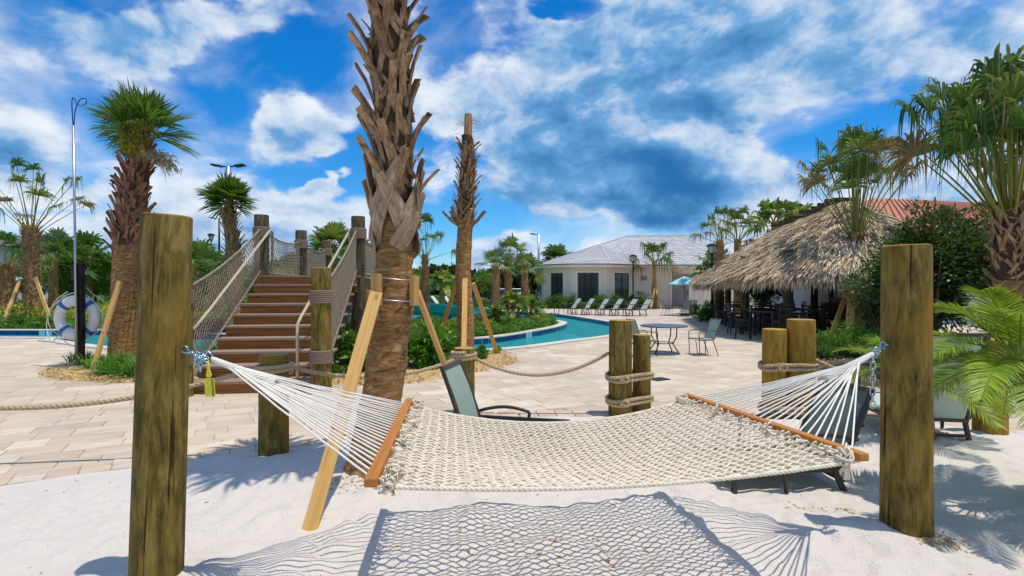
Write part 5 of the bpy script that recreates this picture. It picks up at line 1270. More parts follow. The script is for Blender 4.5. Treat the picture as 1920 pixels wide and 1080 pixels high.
palm('thin palm with long arching stalks between the two bare trunks', X(797, 22), 22, 2.9, .14, boot=dict(z0=.4, z1=2.8, dz=.035, size=.6, single=False, rad=lambda z: .14, tilt=.4, out=.8), crown=rag(n=12, Lp=1.6, R=.52, elmin=.45, droop=.1, zs=.3, pr=.012))
palm('bright feathery date palm low beyond the river between the two bare trunks', X(829, 30), 30, 1.9, .16, kind='date', crown=dict(n=26, Lp=1.35, elmin=-.1, elmax=1.4, segs=26, droop=.6, ll=.32, lw=.04, pr=.012, mats=['date_green', 'fan_olive'], single=False), name='date_palm')
for k, (px, d, zt, lab) in enumerate([(930, 37, 3.1, 'left one of the pale fan palm trio beside the first street lamp'), (953, 38, 3.9, 'middle and tallest of the pale fan palm trio beside the first street lamp'), (984, 40, 3.0, 'right one of the pale fan palm trio beside the first street lamp')]):
    palm(lab, X(px, d), d, zt, .26, boot=dict(z0=.3, z1=zt-.1, dz=.08, size=1.2, single=False, rad=lambda z: .25), crown=dict(n=14, Lp=.8, R=.9, elmin=-.3, elmax=1.4, segs=22, tip=.5, spanr=1.7, mats=['fan_silver', 'fan_olive', 'fan_silver'], single=False, pr=.02))
palm('dark palm head showing above the left end of the clubhouse roof', X(1044, 60), 60, 4.8, .3, crown=dict(n=22, Lp=1.0, R=1.4, elmin=-.5, elmax=1.3, segs=18, tip=.4, mats=['fan_silver', 'fan_green'], single=False, pr=.03))
palm('shaggy palm with braces in front of the clubhouse wall, right of its lamp', X(1227, 39.3), 39.3, 3.2, .16, radii=[.19, .21, .20, .10, .085], crown=rag(n=13, Lp=1.6, R=1.05, elmin=.0, tip=.9, mats=['fan_olive', 'fan_green'], pr=.02))
brace((X(1220, 38.2), 38.2, 0), P(1227, 541, 39.1), .14, .07, 'pale brace at the left of the clubhouse palm', up=(0, 1, 0)); brace((X(1240, 38.6), 38.6, 0), P(1230, 541, 39.2), .14, .07, 'pale brace at the right of the clubhouse palm', up=(0, 1, 0))
palm('shaggy palm left of the thatched hut, behind the tall street lamp', X(1350, 28), 28, 4.0, .2, boot=dict(z0=.4, z1=3.9, dz=.07, size=1.0, single=False, rad=lambda z: .2), crown=rag(n=11, Lp=1.7, R=.72, elmin=.3, tip=.8, pr=.016))
palm('leafier shaggy palm close behind the left slope of the thatch', X(1383, 29.5), 29.5, 4.2, .2, crown=rag(n=13, Lp=1.6, R=.75, elmin=.3, tip=.8, pr=.016))
palm('low silvery palm between the street lamp and the thatch', X(1340, 31), 31, 2.6, .2, crown=dict(n=14, Lp=.8, R=1.0, elmin=-.2, elmax=1.2, segs=18, tip=.5, mats=['fan_silver'], single=False, pr=.016))
palm('dark palm head above the thatch ridge, left of the pair', X(1452, 33), 33, 5.6, .2, crown=dict(n=16, Lp=1.1, R=1.0, elmin=-.1, elmax=1.3, segs=20, tip=.7, mats=['fan_green', 'fan_olive'], single=False, pr=.02))
palm('dark palm head above the thatch ridge, right of the pair', X(1497, 35), 35, 6.0, .2, crown=dict(n=13, Lp=.8, R=.8, elmin=.0, elmax=1.3, segs=20, tip=.7, mats=['fan_green', 'fan_olive'], single=False, pr=.02))
# the two large shaggy palms at the right
palm('shaggy palm with drooping browned fans in front of the thatched hut', X(1605, 14.6), 14.6, 3.0, .17, boot=dict(z0=.5, z1=3.0, dz=.03, size=.55, m='fibre', single=False, rad=lambda z: .17, out=.5), radii=[.24, .2, .2, .15], path=[(0, 0, -.1), (.0, 0, .9), (.03, 0, 2.0), (.0, 0, 3.0)],
     crown=rag(n=34, Lp=2.6, R=.74, elmin=.92, elmax=1.52, droop=.04, tip=.75, segs=34, zs=.25, pr=.012, mats=['fan_olive', 'fan_olive', 'fan_green'], dry_t=.2, pw=.8))
brace((X(1591, 13.2), 13.2, -.05), P(1597, 546, 14.2), .20, .05, 'wide pine brace standing before the shaggy palm by the hut', up=(0, 1, 0)); brace((X(1549, 13.4), 13.4, 0), P(1587, 551, 14.4), .11, .05, 'slanting pine brace left of the shaggy palm by the hut', up=(0, 1, 0)); brace((X(1662, 13.0), 13.0, 0), P(1616, 553, 14.5), .11, .05, 'shaded brace right of the shaggy palm by the hut', 'pine_red', up=(0, 1, 0))
palm('very large shaggy palm at the right edge with thick pale trunk', X(1894, 8.6), 8.6, 2.72, .215, path=[(0, 0, -.1), (0, 0, .9), (0, 0, 1.8), (.02, 0, 2.72)], radii=[.27, .23, .21, .2],
     boot=dict(z0=1.5, z1=2.75, dz=.016, size=.85, m='boot', rad=lambda z: .205, tilt=.75, out=.42, single=True), crown=rag(n=46, Lp=2.35, R=.84, elmin=.86, elmax=1.53, droop=.04, tip=.75, segs=36, pr=.014, zs=.35, mats=['fan_green', 'fan_olive', 'fan_green'], dry_t=.08, pw=.7))
bl = MB(); bl.box((0, 0, 0), (.3, .05, .42)); o = bl.build('timber_block', 'pine_red', None, bevel=.004); o.location = P(1895, 580, 8.3); tag(o, 'orange timber block strapped on the thick trunk at the right edge', 'wood block')
brace((X(1868, 7.7), 7.7, 0), P(1880, 572, 8.3), .12, .05, 'brace under the right edge palm half hidden by feathery fronds', 'pine_red', up=(0, 1, 0)); brace((X(1935, 7.8), 7.8, 0), P(1913, 572, 8.3), .12, .05, 'rightmost brace of the right edge palm', 'pine_red', up=(0, 1, 0))
# pygmy date palms in the sand
pd = palm('feathery bright green date palm at the right edge arching over the sand', 3.56, 3.42, 1.06, .085, kind='date', path=[(0, 0, -.1), (.0, 0, .2), (-.12, 0, .62), (-.30, 0, 1.06)], radii=[.11, .10, .09, .075], name='date_palm', bark='bark',
     crown=dict(n=26, Lp=.88, elmin=-.12, elmax=1.2, segs=72, droop=.42, ll=.19, lw=.0095, pr=.0055, mats=['date_green'], stalk='date_green', single=True, zs=.05, pw=1.3))
b_ = MB()
for k in range(260):
    t = random.random(); z = .1+.95*t; a = random.random()*6.3; cx = np.interp(z, [.1, .62, 1.06], [0, -.12, -.30]); b_.tube([(cx+math.cos(a)*.07, math.sin(a)*.07, z), (cx+math.cos(a)*.115, math.sin(a)*.115, z+random.uniform(-.01, .05))], [.008, .003], 3)
b_.build('trunk_fibres', 'mulch', pd, kind='stuff')
palm('feathery date palm half hidden behind the right tall post', 3.95, 5.15, .62, .09, kind='date', path=[(0, 0, -.1), (0, 0, .3), (-.1, 0, .62)], radii=[.11, .1, .08], name='date_palm',
     crown=dict(n=15, Lp=.85, elmin=.0, elmax=1.2, segs=40, droop=.45, ll=.22, lw=.011, pr=.006, mats=['date_green'], stalk='date_green', single=True, zs=.05))
# small date palms on the island
for k, (px, d, zt, lab) in enumerate([(962, 22, .95, 'small multi stemmed date palm on the island near its middle'), (996, 23.5, .8, 'small date palm nearer the rounded tip of the island'), (931, 19.5, .5, 'low date palm on the island just right of the topped palm brace')]):
    r_ = palm(lab, X(px, d), d, zt, .06, kind='date', name='date_palm', crown=dict(n=26, Lp=.85, elmin=-.15, elmax=1.3, segs=22, droop=.55, ll=.22, lw=.028, pr=.008, mats=['date_green', 'fan_green'], single=False))
    b_ = MB()
    for q in range(3): a = q*2.1+.4; b_.tube([(0, 0, -.02), (math.cos(a)*.2, math.sin(a)*.1, zt*.5), (math.cos(a)*.42, math.sin(a)*.2, zt)], [.07, .06, .05], 6)
    b_.build('side_stems', 'bark', r_)

# ================================================================ SHRUBS, BEDS, TREES
SH = lambda *a, **k: shrub(*a, **k)
SH('lush green shrub behind the middle palm, right side', X(800, 9.6), 9.8, .62, .6, .78, 3800, .12, 'shrub_lush', K=40, lw=.42); SH('lush green shrub between the stairs and the middle palm', X(665, 9.4), 9.4, .42, .45, .7, 2400, .12, 'shrub_lush', K=30, lw=.42)
SH('low shrub at the foot of the stairs post in the mulch', X(628, 8.9), 8.9, .2, .2, .26, 500, .07, 'shrub_lush', K=10); SH('lush shrub hidden behind the middle palm trunk', X(722, 9.9), 10.2, .5, .5, .75, 2600, .085, 'shrub_lush', K=26)
SH('rounded shrub under the topped palm', X(845, 11.2), 11.4, .6, .5, .62, 2600, .08, 'shrub_lush', K=26); SH('small shrub at the foot of the right brace of the topped palm', X(905, 10.8), 10.9, .2, .2, .32, 700, .06, 'shrub_lush', K=12); SH('tiny shrub beside the river edge near the topped palm', X(933, 11.8), 12, .13, .13, .2, 260, .05, 'shrub_lush', K=8)
tuft_i = 0
for px, d, h, lab in [(188, 9.7, .34, 'grassy clump right beside the plank foot at the left bed'), (212, 9.1, .36, 'grassy clump at the front of the left mulch bed'), (236, 9.4, .42, 'tall grassy clump in front of the round headed palm'), (252, 8.9, .4, 'grassy clump next to the left tall post'), (152, 10.6, .25, 'small grassy clump behind the black rescue post')]:
    tuft(lab, X(px, d), d, h*1.5, .3, 230, 'shrub_lush', .04, w_=.016, group='grassy clumps in the left mulch bed')
SH('lush plant behind the left lower bridge post', X(385, 8.9), 8.9+.4, .35, .4, .5, 1600, .07, 'shrub_lush', K=20)
SH('shrub seen through the left net beside the stairs', X(410, 10.6), 10.9, .4, .4, .6, 1200, .07, 'shrub_lush', K=18)
# island
ISL = [p for p in isl]
isl_near = [(-9, 17.7), (-5, 15.9), (-3, 15.6), (-1.1, 16.2), (0, 17.4), (1.3, 20.5), (1.9, 22.7), (1.7, 24.2), (.6, 24.1), (-2, 22.4), (-4.5, 22), (-8, 23), (-9.5, 22)]
ground_cover('island_ground_cover', isl_near, 30000, .10, 'shrub_green', h=.30, clump=.8); ground_cover('island_edge_plants', [(-1.1, 16.0), (0, 17.3), (1.4, 20.3), (1.9, 22.6), (1.5, 23.2), (.7, 21), (-.5, 18), (-1.6, 16.7)], 9000, .075, 'shrub_lush', h=.32, clump=.5)
for px, d, m, h, lab in [(1012, 20.8, 'shrub_yellow', .5, 'yellow green shrub near the island tip'), (1030, 21.5, 'shrub_lush', .4, 'green shrub at the very tip of the island'), (985, 19.7, 'shrub_red', .5, 'dark reddish plant on the island'), (950, 18.4, 'shrub_green', .45, 'green shrub on the island close to the water'), (905, 17.3, 'shrub_yellow', .5, 'yellow green shrub beside the topped palm brace'), (915, 20, 'shrub_red', .65, 'dark reddish plant behind the island date palm'),
                        (760, 16.6, 'shrub_yellow', .45, 'yellowish shrub between the middle palm and its brace'), (820, 17, 'shrub_green', .5, 'green shrub on the island behind the lush shrubs'), (846, 18, 'shrub_yellow', .5, 'yellow green shrub left of the topped palm'), (640, 16.8, 'shrub_pink', .5, 'pink flowering plant under the bridge nets'), (622, 16.5, 'shrub_green', .4, 'green plant under the bridge')]:
    SH(lab, X(px, d), d, h*1.0, h*.8, h, 900, .06, m, K=16)
# far left bank
far = [(-40, 19.4), (-18, 19.4), (-13.7, 19.2), (-9, 17.8), (-5.5, 16.5), (-5.5, 22), (-9.5, 24), (-12, 24), (-20, 25), (-40, 25)]
ground_cover('bank_ground_cover', far, 36000, .13, 'shrub_lush', h=.26, clump=1.0); ground_cover('bank_yellow_shrubs', [(-34, 22), (-12, 21.5), (-9.8, 24.5), (-9.8, 31), (-12, 33), (-34, 33)], 34000, .16, 'shrub_yellow', h=.62, clump=1.4)
ground_cover('bank_back_shrubs', [(-40, 33), (-8, 33), (-9, 38), (-40, 38)], 15000, .18, 'tree_light', h=.9, clump=1.5)
for px, d, m, h, lab in [(30, 20, 'shrub_green', .5, 'dark green low shrub by the far pool edge, left corner'), (130, 21.5, 'shrub_yellow', .6, 'yellow green shrub behind the life ring'), (190, 20.5, 'shrub_yellow', .6, 'yellow green shrub between the life ring and the pine brace'), (85, 19.6, 'shrub_lush', .45, 'leafy shrub at the pool edge under the shaggy far palm'), (380, 17.5, 'shrub_pink', .5, 'pink flowering shrub seen through the left net'), (402, 18, 'shrub_pink', .45, 'smaller pink flowering shrub beside the steps'), (395, 21, 'shrub_yellow', .7, 'yellow shrub seen through the net'), (428, 19, 'shrub_green', .6, 'green shrub close to the left side of the steps')]:
    SH(lab, X(px, d), d, h*1.2, h, h, 1100, .08, m, K=18)
bt = [(128, 31, 3.6, 1.3, 'tree_light', 'slim light green tree behind the hook pole'), (150, 33, 3.9, 1.6, 'tree_light', 'broad light green tree right of the black rescue post'), (178, 34, 4.1, 1.7, 'tree_light', 'light green tree left of the round headed palm trunk'), (207, 33, 3.6, 1.5, 'tree_light', 'feathery tree touching the round headed palm trunk'), (80, 36, 3.6, 1.5, 'tree_light', 'tree between the shaggy far palm and the silvery fan palm'), (28, 40, 3.2, 1.5, 'shrub_green', 'dark small tree before the pale building'),
      (366, 30, 3.8, 1.5, 'tree_light', 'leafy tree just right of the left tall post'), (395, 31, 3.5, 1.6, 'tree_light', 'leafy tree behind the left stair net'), (470, 34, 3.0, 1.7, 'tree_light', 'tree crown behind the upper left bridge post'), (520, 36, 2.9, 1.6, 'tree_light', 'low tree behind the middle of the bridge'), (580, 36, 3.2, 1.8, 'shrub_green', 'darker tree behind the far bridge posts'), (540, 32, 2.6, 1.4, 'shrub_yellow', 'yellowish tree seen through the deck net'),
      (650, 38, 3.4, 1.8, 'tree_light', 'tree behind the right bridge net'), (700, 40, 3.2, 1.8, 'shrub_green', 'tree behind the middle palm'), (775, 42, 3.0, 1.5, 'tree_light', 'tree right of the middle palm trunk'), (911, 46, 3.0, 1.1, 'tree_light', 'small young tree alone on the horizon beside the splash features'), (858, 50, 2.6, 1.7, 'shrub_green', 'low tree behind the topped palm'), (740, 36, 2.8, 1.4, 'shrub_green', 'tree behind the middle palm brace')]
for k, (px, d, h, cr, m, lab) in enumerate(bt): tree(lab, X(px, d), d, h, cr, 2600, .17, m, K=34, trunk_h=.3, tr=.07)
for px, d, lab in [(1043, 39.4, 'rounded shrub under the left clubhouse window'), (1065, 39.2, 'shrub between the first two clubhouse windows'), (1130, 39.0, 'shrub right of the wide clubhouse window'), (1157, 39.2, 'taller shrub under the right clubhouse window'), (1200, 39.6, 'low shrub between the lamp and the clubhouse palm')]:
    SH(lab, X(px, d), d, 1.0, .6, 1.15, 1500, .12, 'shrub_green', K=18)
ground_cover('clubhouse_hedge', [(-1, 39.2), (4, 38.9), (9, 38.9), (9, 39.9), (4, 40), (-1, 41.5)], 12000, .12, 'shrub_green', h=.6, clump=.9)
ground_cover('lawn_edge_hedge', [(-12, 43), (1.8, 43), (1.8, 45.5), (-12, 45.5)], 14000, .16, 'shrub_green', h=.8, clump=1.2)
tree('dark evergreen hiding the left corner of the clubhouse', X(1002, 46), 46, 2.8, .8, 2600, .14, 'shrub_dark', K=24, trunk_h=.1)
# dark broad tree by the hut
root = tree('broad dense dark green tree between the thatched hut and the right tall post', X(1750, 11.2), 11.2, 3.25, 1.38, 22000, .095, 'shrub_dark', K=52, trunk_h=.17, tr=.09)
tree('dark leafy bush under the eave beside the shaggy palm', X(1640, 12.6), 12.4, 2.3, .85, 5200, .075, 'shrub_dark', K=40, trunk_h=.15, tr=.05)
for k, (px, d, rx, h, lab) in enumerate([(1545, 11.2, .5, .62, 'soft green shrub right beside the orange bollards'), (1585, 11.6, .6, .8, 'soft green shrub at the foot of the shaggy palm'), (1630, 11.0, .5, .65, 'soft green shrub left of the right tall post'), (1700, 9.8, .7, .6, 'green shrub behind the right tall post'), (1790, 9.0, .8, .6, 'green shrub behind the feathery fronds'), (1880, 8.2, .7, .55, 'green shrub at the foot of the right edge palm')]):
    SH(lab, X(px, d), d, rx, .5, h, 2600, .075, 'shrub_lush', K=30, lw=.3)
for px, d, h, lab in [(1316, 24.2, .9, 'leafy shrub at the left corner of the hut'), (1332, 23.8, .8, 'smaller leafy shrub before the left hut post')]: SH(lab, X(px, d), d, .6, .5, h, 1500, .09, 'shrub_green', K=20)
tree('dark leafy tree behind the hut tables', X(1430, 27), 27, 2.6, 1.6, 2600, .15, 'shrub_dark', K=26, trunk_h=.2)
# distant wood
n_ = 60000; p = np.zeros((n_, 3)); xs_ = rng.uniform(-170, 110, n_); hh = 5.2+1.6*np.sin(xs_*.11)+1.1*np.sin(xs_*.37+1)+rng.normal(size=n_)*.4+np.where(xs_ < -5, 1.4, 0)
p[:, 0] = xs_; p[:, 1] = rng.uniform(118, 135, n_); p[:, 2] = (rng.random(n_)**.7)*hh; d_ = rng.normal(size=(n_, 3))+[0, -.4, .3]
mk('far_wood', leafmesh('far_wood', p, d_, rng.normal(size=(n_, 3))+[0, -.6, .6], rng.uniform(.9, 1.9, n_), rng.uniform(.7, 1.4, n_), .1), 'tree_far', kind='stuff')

# ================================================================ FURNITURE
def chaise(label, x, y, rz, back_ang=1.05, bl=.78, sl_=1.25, sh=.30, w_=.62, fabric='sling', group=None, arms=True, z=0, arm_t=.42, back_fabric=None):
    """lounge chair: hinge of the back at the origin, foot end towards +x"""
    r = empty('lounge_chair', (x, y, z), label, 'lounge chair', group, rz); h = w_/2
    def slab_path(name, pts, m, par):
        b_ = MB(); vs = []
        for (px_, pz) in pts: vs += [(px_, -h+.03, pz), (px_, h-.03, pz), (px_, h-.03, pz-.012), (px_, -h+.03, pz-.012)]
        n = len(pts); b_.add(vs, [(i*4+k, i*4+(k+1) % 4, i*4+4+(k+1) % 4, i*4+4+k) for i in range(n-1) for k in range(4)]+[(3, 2, 1, 0), tuple((n-1)*4+k for k in range(4))]); return b_.build(name, m, par, smooth=False)
    slab_path('sling_seat', [(sl_*t, sh+.008-.028*math.sin(PI*t)) for t in np.linspace(.01, 1, 9)], fabric, r)
    ca, sa = math.cos(back_ang), math.sin(back_ang); bx = lambda t: (-ca*bl*t, sh+sa*bl*t)
    slab_path('sling_back', [(bx(t)[0]+.02*math.sin(PI*t), bx(t)[1]-.006-.01*math.sin(PI*t)) for t in np.linspace(.02, 1, 9)], back_fabric or fabric, r)
    for s_ in (-1, 1):
        b_ = MB(); b_.bar((0, s_*h, sh), (sl_, s_*h, sh), .026, .042); b_.build('side_rail', 'bronze', r, bevel=.004)
        b_ = MB(); t1 = bx(1.02); b_.bar((0, s_*h, sh), (t1[0], s_*h, t1[1]), .026, .042, (0, 1, 0)); b_.build('back_rail', 'bronze', r, bevel=.004)
        for (xa, xb) in ((.06, -.02), (sl_-.1, sl_-.06)):
            b_ = MB(); b_.bar((xa, s_*h, sh), (xb, s_*(h+.005), 0), .035, .035, (0, 1, 0)); b_.build('leg', 'bronze', r, bevel=.003)
        if arms:
            b_ = MB(); q = bx(arm_t); n = 9; pts = [(q[0], s_*(h+.03), q[1]-.02)]+[(q[0]+(.46-q[0])*t, s_*(h+.045), q[1]-.02+.05*math.sin(PI*t*.9)) for t in np.linspace(.15, 1, n)]+[(.47, s_*(h+.045), sh+.05), (.44, s_*(h+.02), 0)]
            b_.tube(pts, .016, 7); b_.build('armrest', 'bronze', r, smooth=True)
    for (xx, zz) in ((.0, sh-.02), (sl_, sh), ): b_ = MB(); b_.bar((xx, -h, zz), (xx, h, zz), .03, .03); b_.build('cross_bar', 'bronze', r)
    t1 = bx(1.0); b_ = MB(); b_.bar((t1[0], -h, t1[1]), (t1[0], h, t1[1]), .03, .03); b_.build('cross_bar', 'bronze', r)
    b_ = MB(); b_.bar((-.02, -h, .08), (-.02, h, .08), .025, .025); b_.build('cross_bar', 'bronze', r)
    return r
# right chaise behind the hammock: hinge near px(1572,885)
chaise('grey green sling lounger standing in the sand right behind the hammock, back raised', 2.40, 4.20, PI+.10, back_ang=1.16, bl=.62, sl_=.90, sh=.17, w_=.54, back_fabric='sling_shaded', z=.0)  # back panel wears the sling colour with its shade painted in
chaise('pale grey sling lounger seen from behind, right of the right tall post', 3.98, 5.12, PI/2-.18, back_ang=1.25, bl=.86, sl_=1.2, sh=.24, w_=.70, fabric='sling_light', z=.02)
chaise('grey lounger under the narrow pine brace, only back and one armrest showing above the hammock', -.36, 4.80, -.22, back_ang=1.22, bl=.56, sl_=.85, sh=.24, w_=.50, z=.04, arm_t=.13)
c0 = None; LG = 'row of loungers on the deck before the clubhouse'
for k, (px, d) in enumerate([(1075, 31.0), (1100, 30.6), (1127, 30.2), (1153, 29.8), (1180, 29.4), (1206, 29.0)]):
    lab = ['leftmost', 'second from the left', 'third from the left', 'third from the right', 'second from the right', 'rightmost'][k]+' of the six grey loungers in the row beyond the river'
    if c0 is None: c0 = chaise(lab, X(px, d), d, PI+.35, back_ang=.95, bl=.72, sl_=1.15, sh=.33, w_=.6, fabric='sling_light', group=LG, arms=True)
    else: copy_tree(c0, (X(px, d), d, 0), PI+.35, lab, LG)
w0 = None; LG = 'white loungers far behind the slide'
for k, (px, d) in enumerate([(800, 37), (822, 36.6), (846, 36.2)]):
    lab = ['left', 'middle', 'right'][k]+' one of three white loungers behind the teal slide'
    if w0 is None: w0 = chaise(lab, X(px, d), d, -.3, back_ang=.9, bl=.8, sl_=1.2, sh=.35, w_=.62, fabric='sling_white', group=LG, arms=False)
    else: copy_tree(w0, (X(px, d), d, 0), -.3, lab, LG)
def dining_chair(label, x, y, rz, s=1.0, group=None):
    """sling armchair facing +x"""
    r = empty('sling_chair', (x, y, 0), label, 'chair', group, rz); r.scale = (s, s, s); h = .25
    def sl(name, pts):
        b_ = MB(); vs = []
        for (a, z) in pts: vs += [(a, -h+.02, z), (a, h-.02, z), (a, h-.02, z-.01), (a, -h+.02, z-.01)]
        n = len(pts); b_.add(vs, [(i*4+k, i*4+(k+1) % 4, i*4+4+(k+1) % 4, i*4+4+k) for i in range(n-1) for k in range(4)]+[(3, 2, 1, 0), tuple((n-1)*4+k for k in range(4))]); b_.build(name, 'sling', r)
    sl('sling_seat', [(-.2+.44*t, .40-.02*math.sin(PI*t)) for t in np.linspace(0, 1, 7)]); sl('sling_back', [(-.2-.16*t, .42+.48*t) for t in np.linspace(0, 1, 7)])
    for s_ in (-1, 1):
        b_ = MB(); b_.tube([(.26, s_*h, .40), (-.18, s_*h, .40), (-.22, s_*h, .46), (-.37, s_*h, .92)], .011, 6); b_.build('side_rail', 'bronze', r, smooth=True)
        b_ = MB(); b_.tube([(-.28, s_*h, .62), (-.1, s_*(h+.02), .625), (.18, s_*(h+.02), .61), (.23, s_*(h+.02), .58), (.21, s_*(h+.02), 0)], .011, 6); b_.build('armrest', 'bronze', r, smooth=True)
        b_ = MB(); b_.tube([(-.15, s_*h, .40), (-.3, s_*h, 0)], .011, 6); b_.build('leg', 'bronze', r, smooth=True)
        b_ = MB(); b_.tube([(.05, s_*h, .39), (.02, s_*(h-.05), 0)], .010, 6); b_.build('leg', 'bronze', r, smooth=True)
    b_ = MB(); b_.tube([(-.37, -h, .92), (-.37, h, .92)], .011, 6); b_.build('top_rail', 'bronze', r)
    return r
def patio_table(label, x, y, rad=.53, h=.645, s=1.0, top='table_top', umbrella=False):
    r = empty('patio_table', (x, y, 0), label, 'table')
    b_ = lathe([(rad-.02, h-.035), (rad, h-.03), (rad, h-.008), (rad-.012, h)], 40); b_.build('tabletop', top, r)
    for k in range(4):
        a = PI/4+k*PI/2; c_, s_ = math.cos(a), math.sin(a); b_ = MB(); b_.tube([(c_*rad*.62, s_*rad*.62, h-.03), (c_*rad*.60, s_*rad*.60, h*.6), (c_*rad*.42, s_*rad*.42, h*.36), (c_*rad*.66, s_*rad*.66, h*.1), (c_*rad*.72, s_*rad*.72, 0)], .014, 7); b_.build('leg', 'bronze', r, smooth=True)
    b_ = MB(); b_.tube([(math.cos(a)*rad*.43, math.sin(a)*rad*.43, h*.37) for a in np.linspace(0, 2*PI, 25)[:-1]], .01, 6, closed=True); b_.build('ring_brace', 'bronze', r, smooth=True)
    return r
patio_table('round blue grey patio table in the open deck between the bollards and the hut', 3.50, 12.3)
dc = dining_chair('grey sling armchair at the right side of the round patio table, facing it', 4.28, 12.0, PI+.15, .88)
copy_tree(dc, (2.92, 11.8, 0), .25, 'sling armchair at the left side of the round patio table, partly behind the bollard')
patio_table('small table under the teal umbrella', 9.55, 29.5, .5, .6)
for k, (dx, dy, a, lab) in enumerate([(-1.0, -.1, .1, 'left chair at the umbrella table'), (-.2, -.9, 1.4, 'near chair at the umbrella table, seen from behind'), (.95, .1, 3.2, 'right chair at the umbrella table'), (.6, .7, 4.0, 'back chair at the umbrella table')]): copy_tree(dc, (9.55+dx, 29.5+dy, 0), a, lab)
def umbrella(label, x, y, h, rad, m='umbrella_teal'):
    r = empty('patio_umbrella', (x, y, 0), label, 'umbrella'); b_ = MB(); b_.tube([(0, 0, 0), (0, 0, h)], .02, 8); b_.build('pole', 'bronze', r)
    n = 8; b_ = MB(); vs = [(0, 0, h)]
    for k in range(n*2):
        a = PI*k/n; rr = rad*(1 if k % 2 == 0 else .93); zz = h-.45 if k % 2 == 0 else h-.42; vs.append((math.cos(a)*rr*.5, math.sin(a)*rr*.5, h-.19)); vs.append((math.cos(a)*rr, math.sin(a)*rr, zz)); vs.append((math.cos(a)*rr, math.sin(a)*rr, zz-.07))
    N2 = n*2; fs = []
    for k in range(N2): j = (k+1) % N2; fs += [(0, 1+3*k, 1+3*j), (1+3*k, 2+3*k, 2+3*j, 1+3*j), (2+3*k, 3+3*k, 3+3*j, 2+3*j)]
    b_.add(vs, fs); b_.build('canopy', m, r)
    for k in range(n): a = 2*PI*k/n; b_ = MB(); b_.tube([(0, 0, h-.03), (math.cos(a)*rad*.98, math.sin(a)*rad*.98, h-.48)], .008, 4); b_.build('rib', 'bronze', r)
    b_ = lathe([(.25, 0), (.25, .05), (.06, .08)], 16); b_.build('base', 'bronze', r)
umbrella('pale teal patio umbrella open in front of the clubhouse door', 9.55, 29.5, 2.15, .92)
umbrella('pale teal umbrella at the far left edge before the pale building', X(14, 38), 38, 2.5, 1.2)

# lamps
def street_lamp(label, x, y, h, s=1.0, twin=False):
    r = empty('street_lamp', (x, y, 0), label, 'street lamp'); b_ = lathe([(.14*s, 0), (.14*s, .1), (.09*s, .2), (.075*s, .9), (.05*s, 1.0), (.045*s, h-.55*s)], 12); b_.build('post', 'black_metal', r, smooth=False)
    b_ = lathe([(.03*s, h-.56*s), (.12*s, h-.5*s), (.13*s, h-.46*s)], 8); b_.build('lamp_collar', 'black_metal', r)
    b_ = lathe([(.11*s, h-.46*s), (.2*s, h-.14*s)], 4); g = b_.build('lantern_glass', 'lamp_glass', r)
    b_ = MB()
    for k in range(4): a = k*PI/2; b_.bar((math.cos(a)*.115*s, math.sin(a)*.115*s, h-.46*s), (math.cos(a)*.21*s, math.sin(a)*.21*s, h-.14*s), .025*s, .025*s)
    b_.build('lantern_frame', 'black_metal', r); b_ = lathe([(.25*s, h-.15*s), (.27*s, h-.11*s), (.16*s, h-.04*s), (.03*s, h)], 8); b_.build('lamp_cap', 'black_metal', r)
    return r
street_lamp('black lantern street lamp standing left of the thatched hut', X(1335, 24.4), 24.4, 3.55, 1.0); street_lamp('black lantern street lamp before the clubhouse wall', X(1187, 38), 38, 3.9, 1.1); street_lamp('black lantern street lamp among the pale fan palms', X(985, 42), 42, 4.0, 1.2); street_lamp('small dark lantern lamp above the trees left of the stairs', X(396, 38), 38, 5.4, 1.0)
def light_pole(label, x, y, h, heads, r=.12, m='galvanised'):
    e_ = empty('parking_light', (x, y, 0), label, 'light pole'); b_ = MB(); b_.tube([(0, 0, 0), (0, 0, h)], [r*1.3, r*.8], 10); b_.build('pole', m, e_, smooth=True)
    for s_ in heads: b_ = MB(); b_.bar((s_*.05, 0, h), (s_*.5, 0, h+.05), .08, .06); b_.bar((s_*.45, 0, h+.03), (s_*1.0, 0, h+.12), .42, .1); b_.build('lamp_head', 'black_metal', e_)
light_pole('grey light pole with two dark lamp heads rising behind the smaller round palm', X(428, 33), 33, 9.0, (-1, 1), .17); light_pole('slim light pole far left of the stairs', X(411, 60), 60, 9.3, (-1, 1), .12, 'black_metal'); light_pole('grey light pole with one head left of the clubhouse', X(1010, 62), 62, 7.7, (-1,), .14)

# rescue hook pole, black post, life ring
r = empty('rescue_hook', (X(146, 10.0), 10.0, 0), 'tall thin metal rescue pole with blue shepherd hook leaning against the black post', 'rescue hook')
b_ = MB(); b_.tube([(-.0, -.02, .02), (-.05, .0, 2.2), (-.11, .03, 4.55)], .021, 8); b_.build('pole', 'galvanised', r, smooth=True)
hp = catmull([(-.11, .03, 4.5), (-.13, .03, 4.8), (-.135, .03, 5.02), (-.10, .03, 5.08), (-.05, .03, 4.98), (.04, .02, 4.93), (.14, .0, 4.95), (.17, -.01, 5.0), (.13, .02, 5.06), (.03, .03, 5.05), (-.03, .03, 4.97), (-.08, .03, 4.8), (-.10, .03, 4.5)], 5)
b_ = MB(); b_.tube(hp, .0095, 6); b_.build('shepherd_hook', 'blue_paint', r, smooth=True)
bp_ = MB(); bp_.box((0, 0, .97), (.115, .115, 1.94)); o = bp_.build('rescue_post', 'black_metal', loc=(X(150, 10.08), 10.08, 0), bevel=.006); tag(o, 'square black post carrying the life ring', 'post')
cap_ = MB(); cap_.box((0, 0, 1.955), (.13, .13, .03)); cap_.build('cap', 'black_metal', o, bevel=.004)
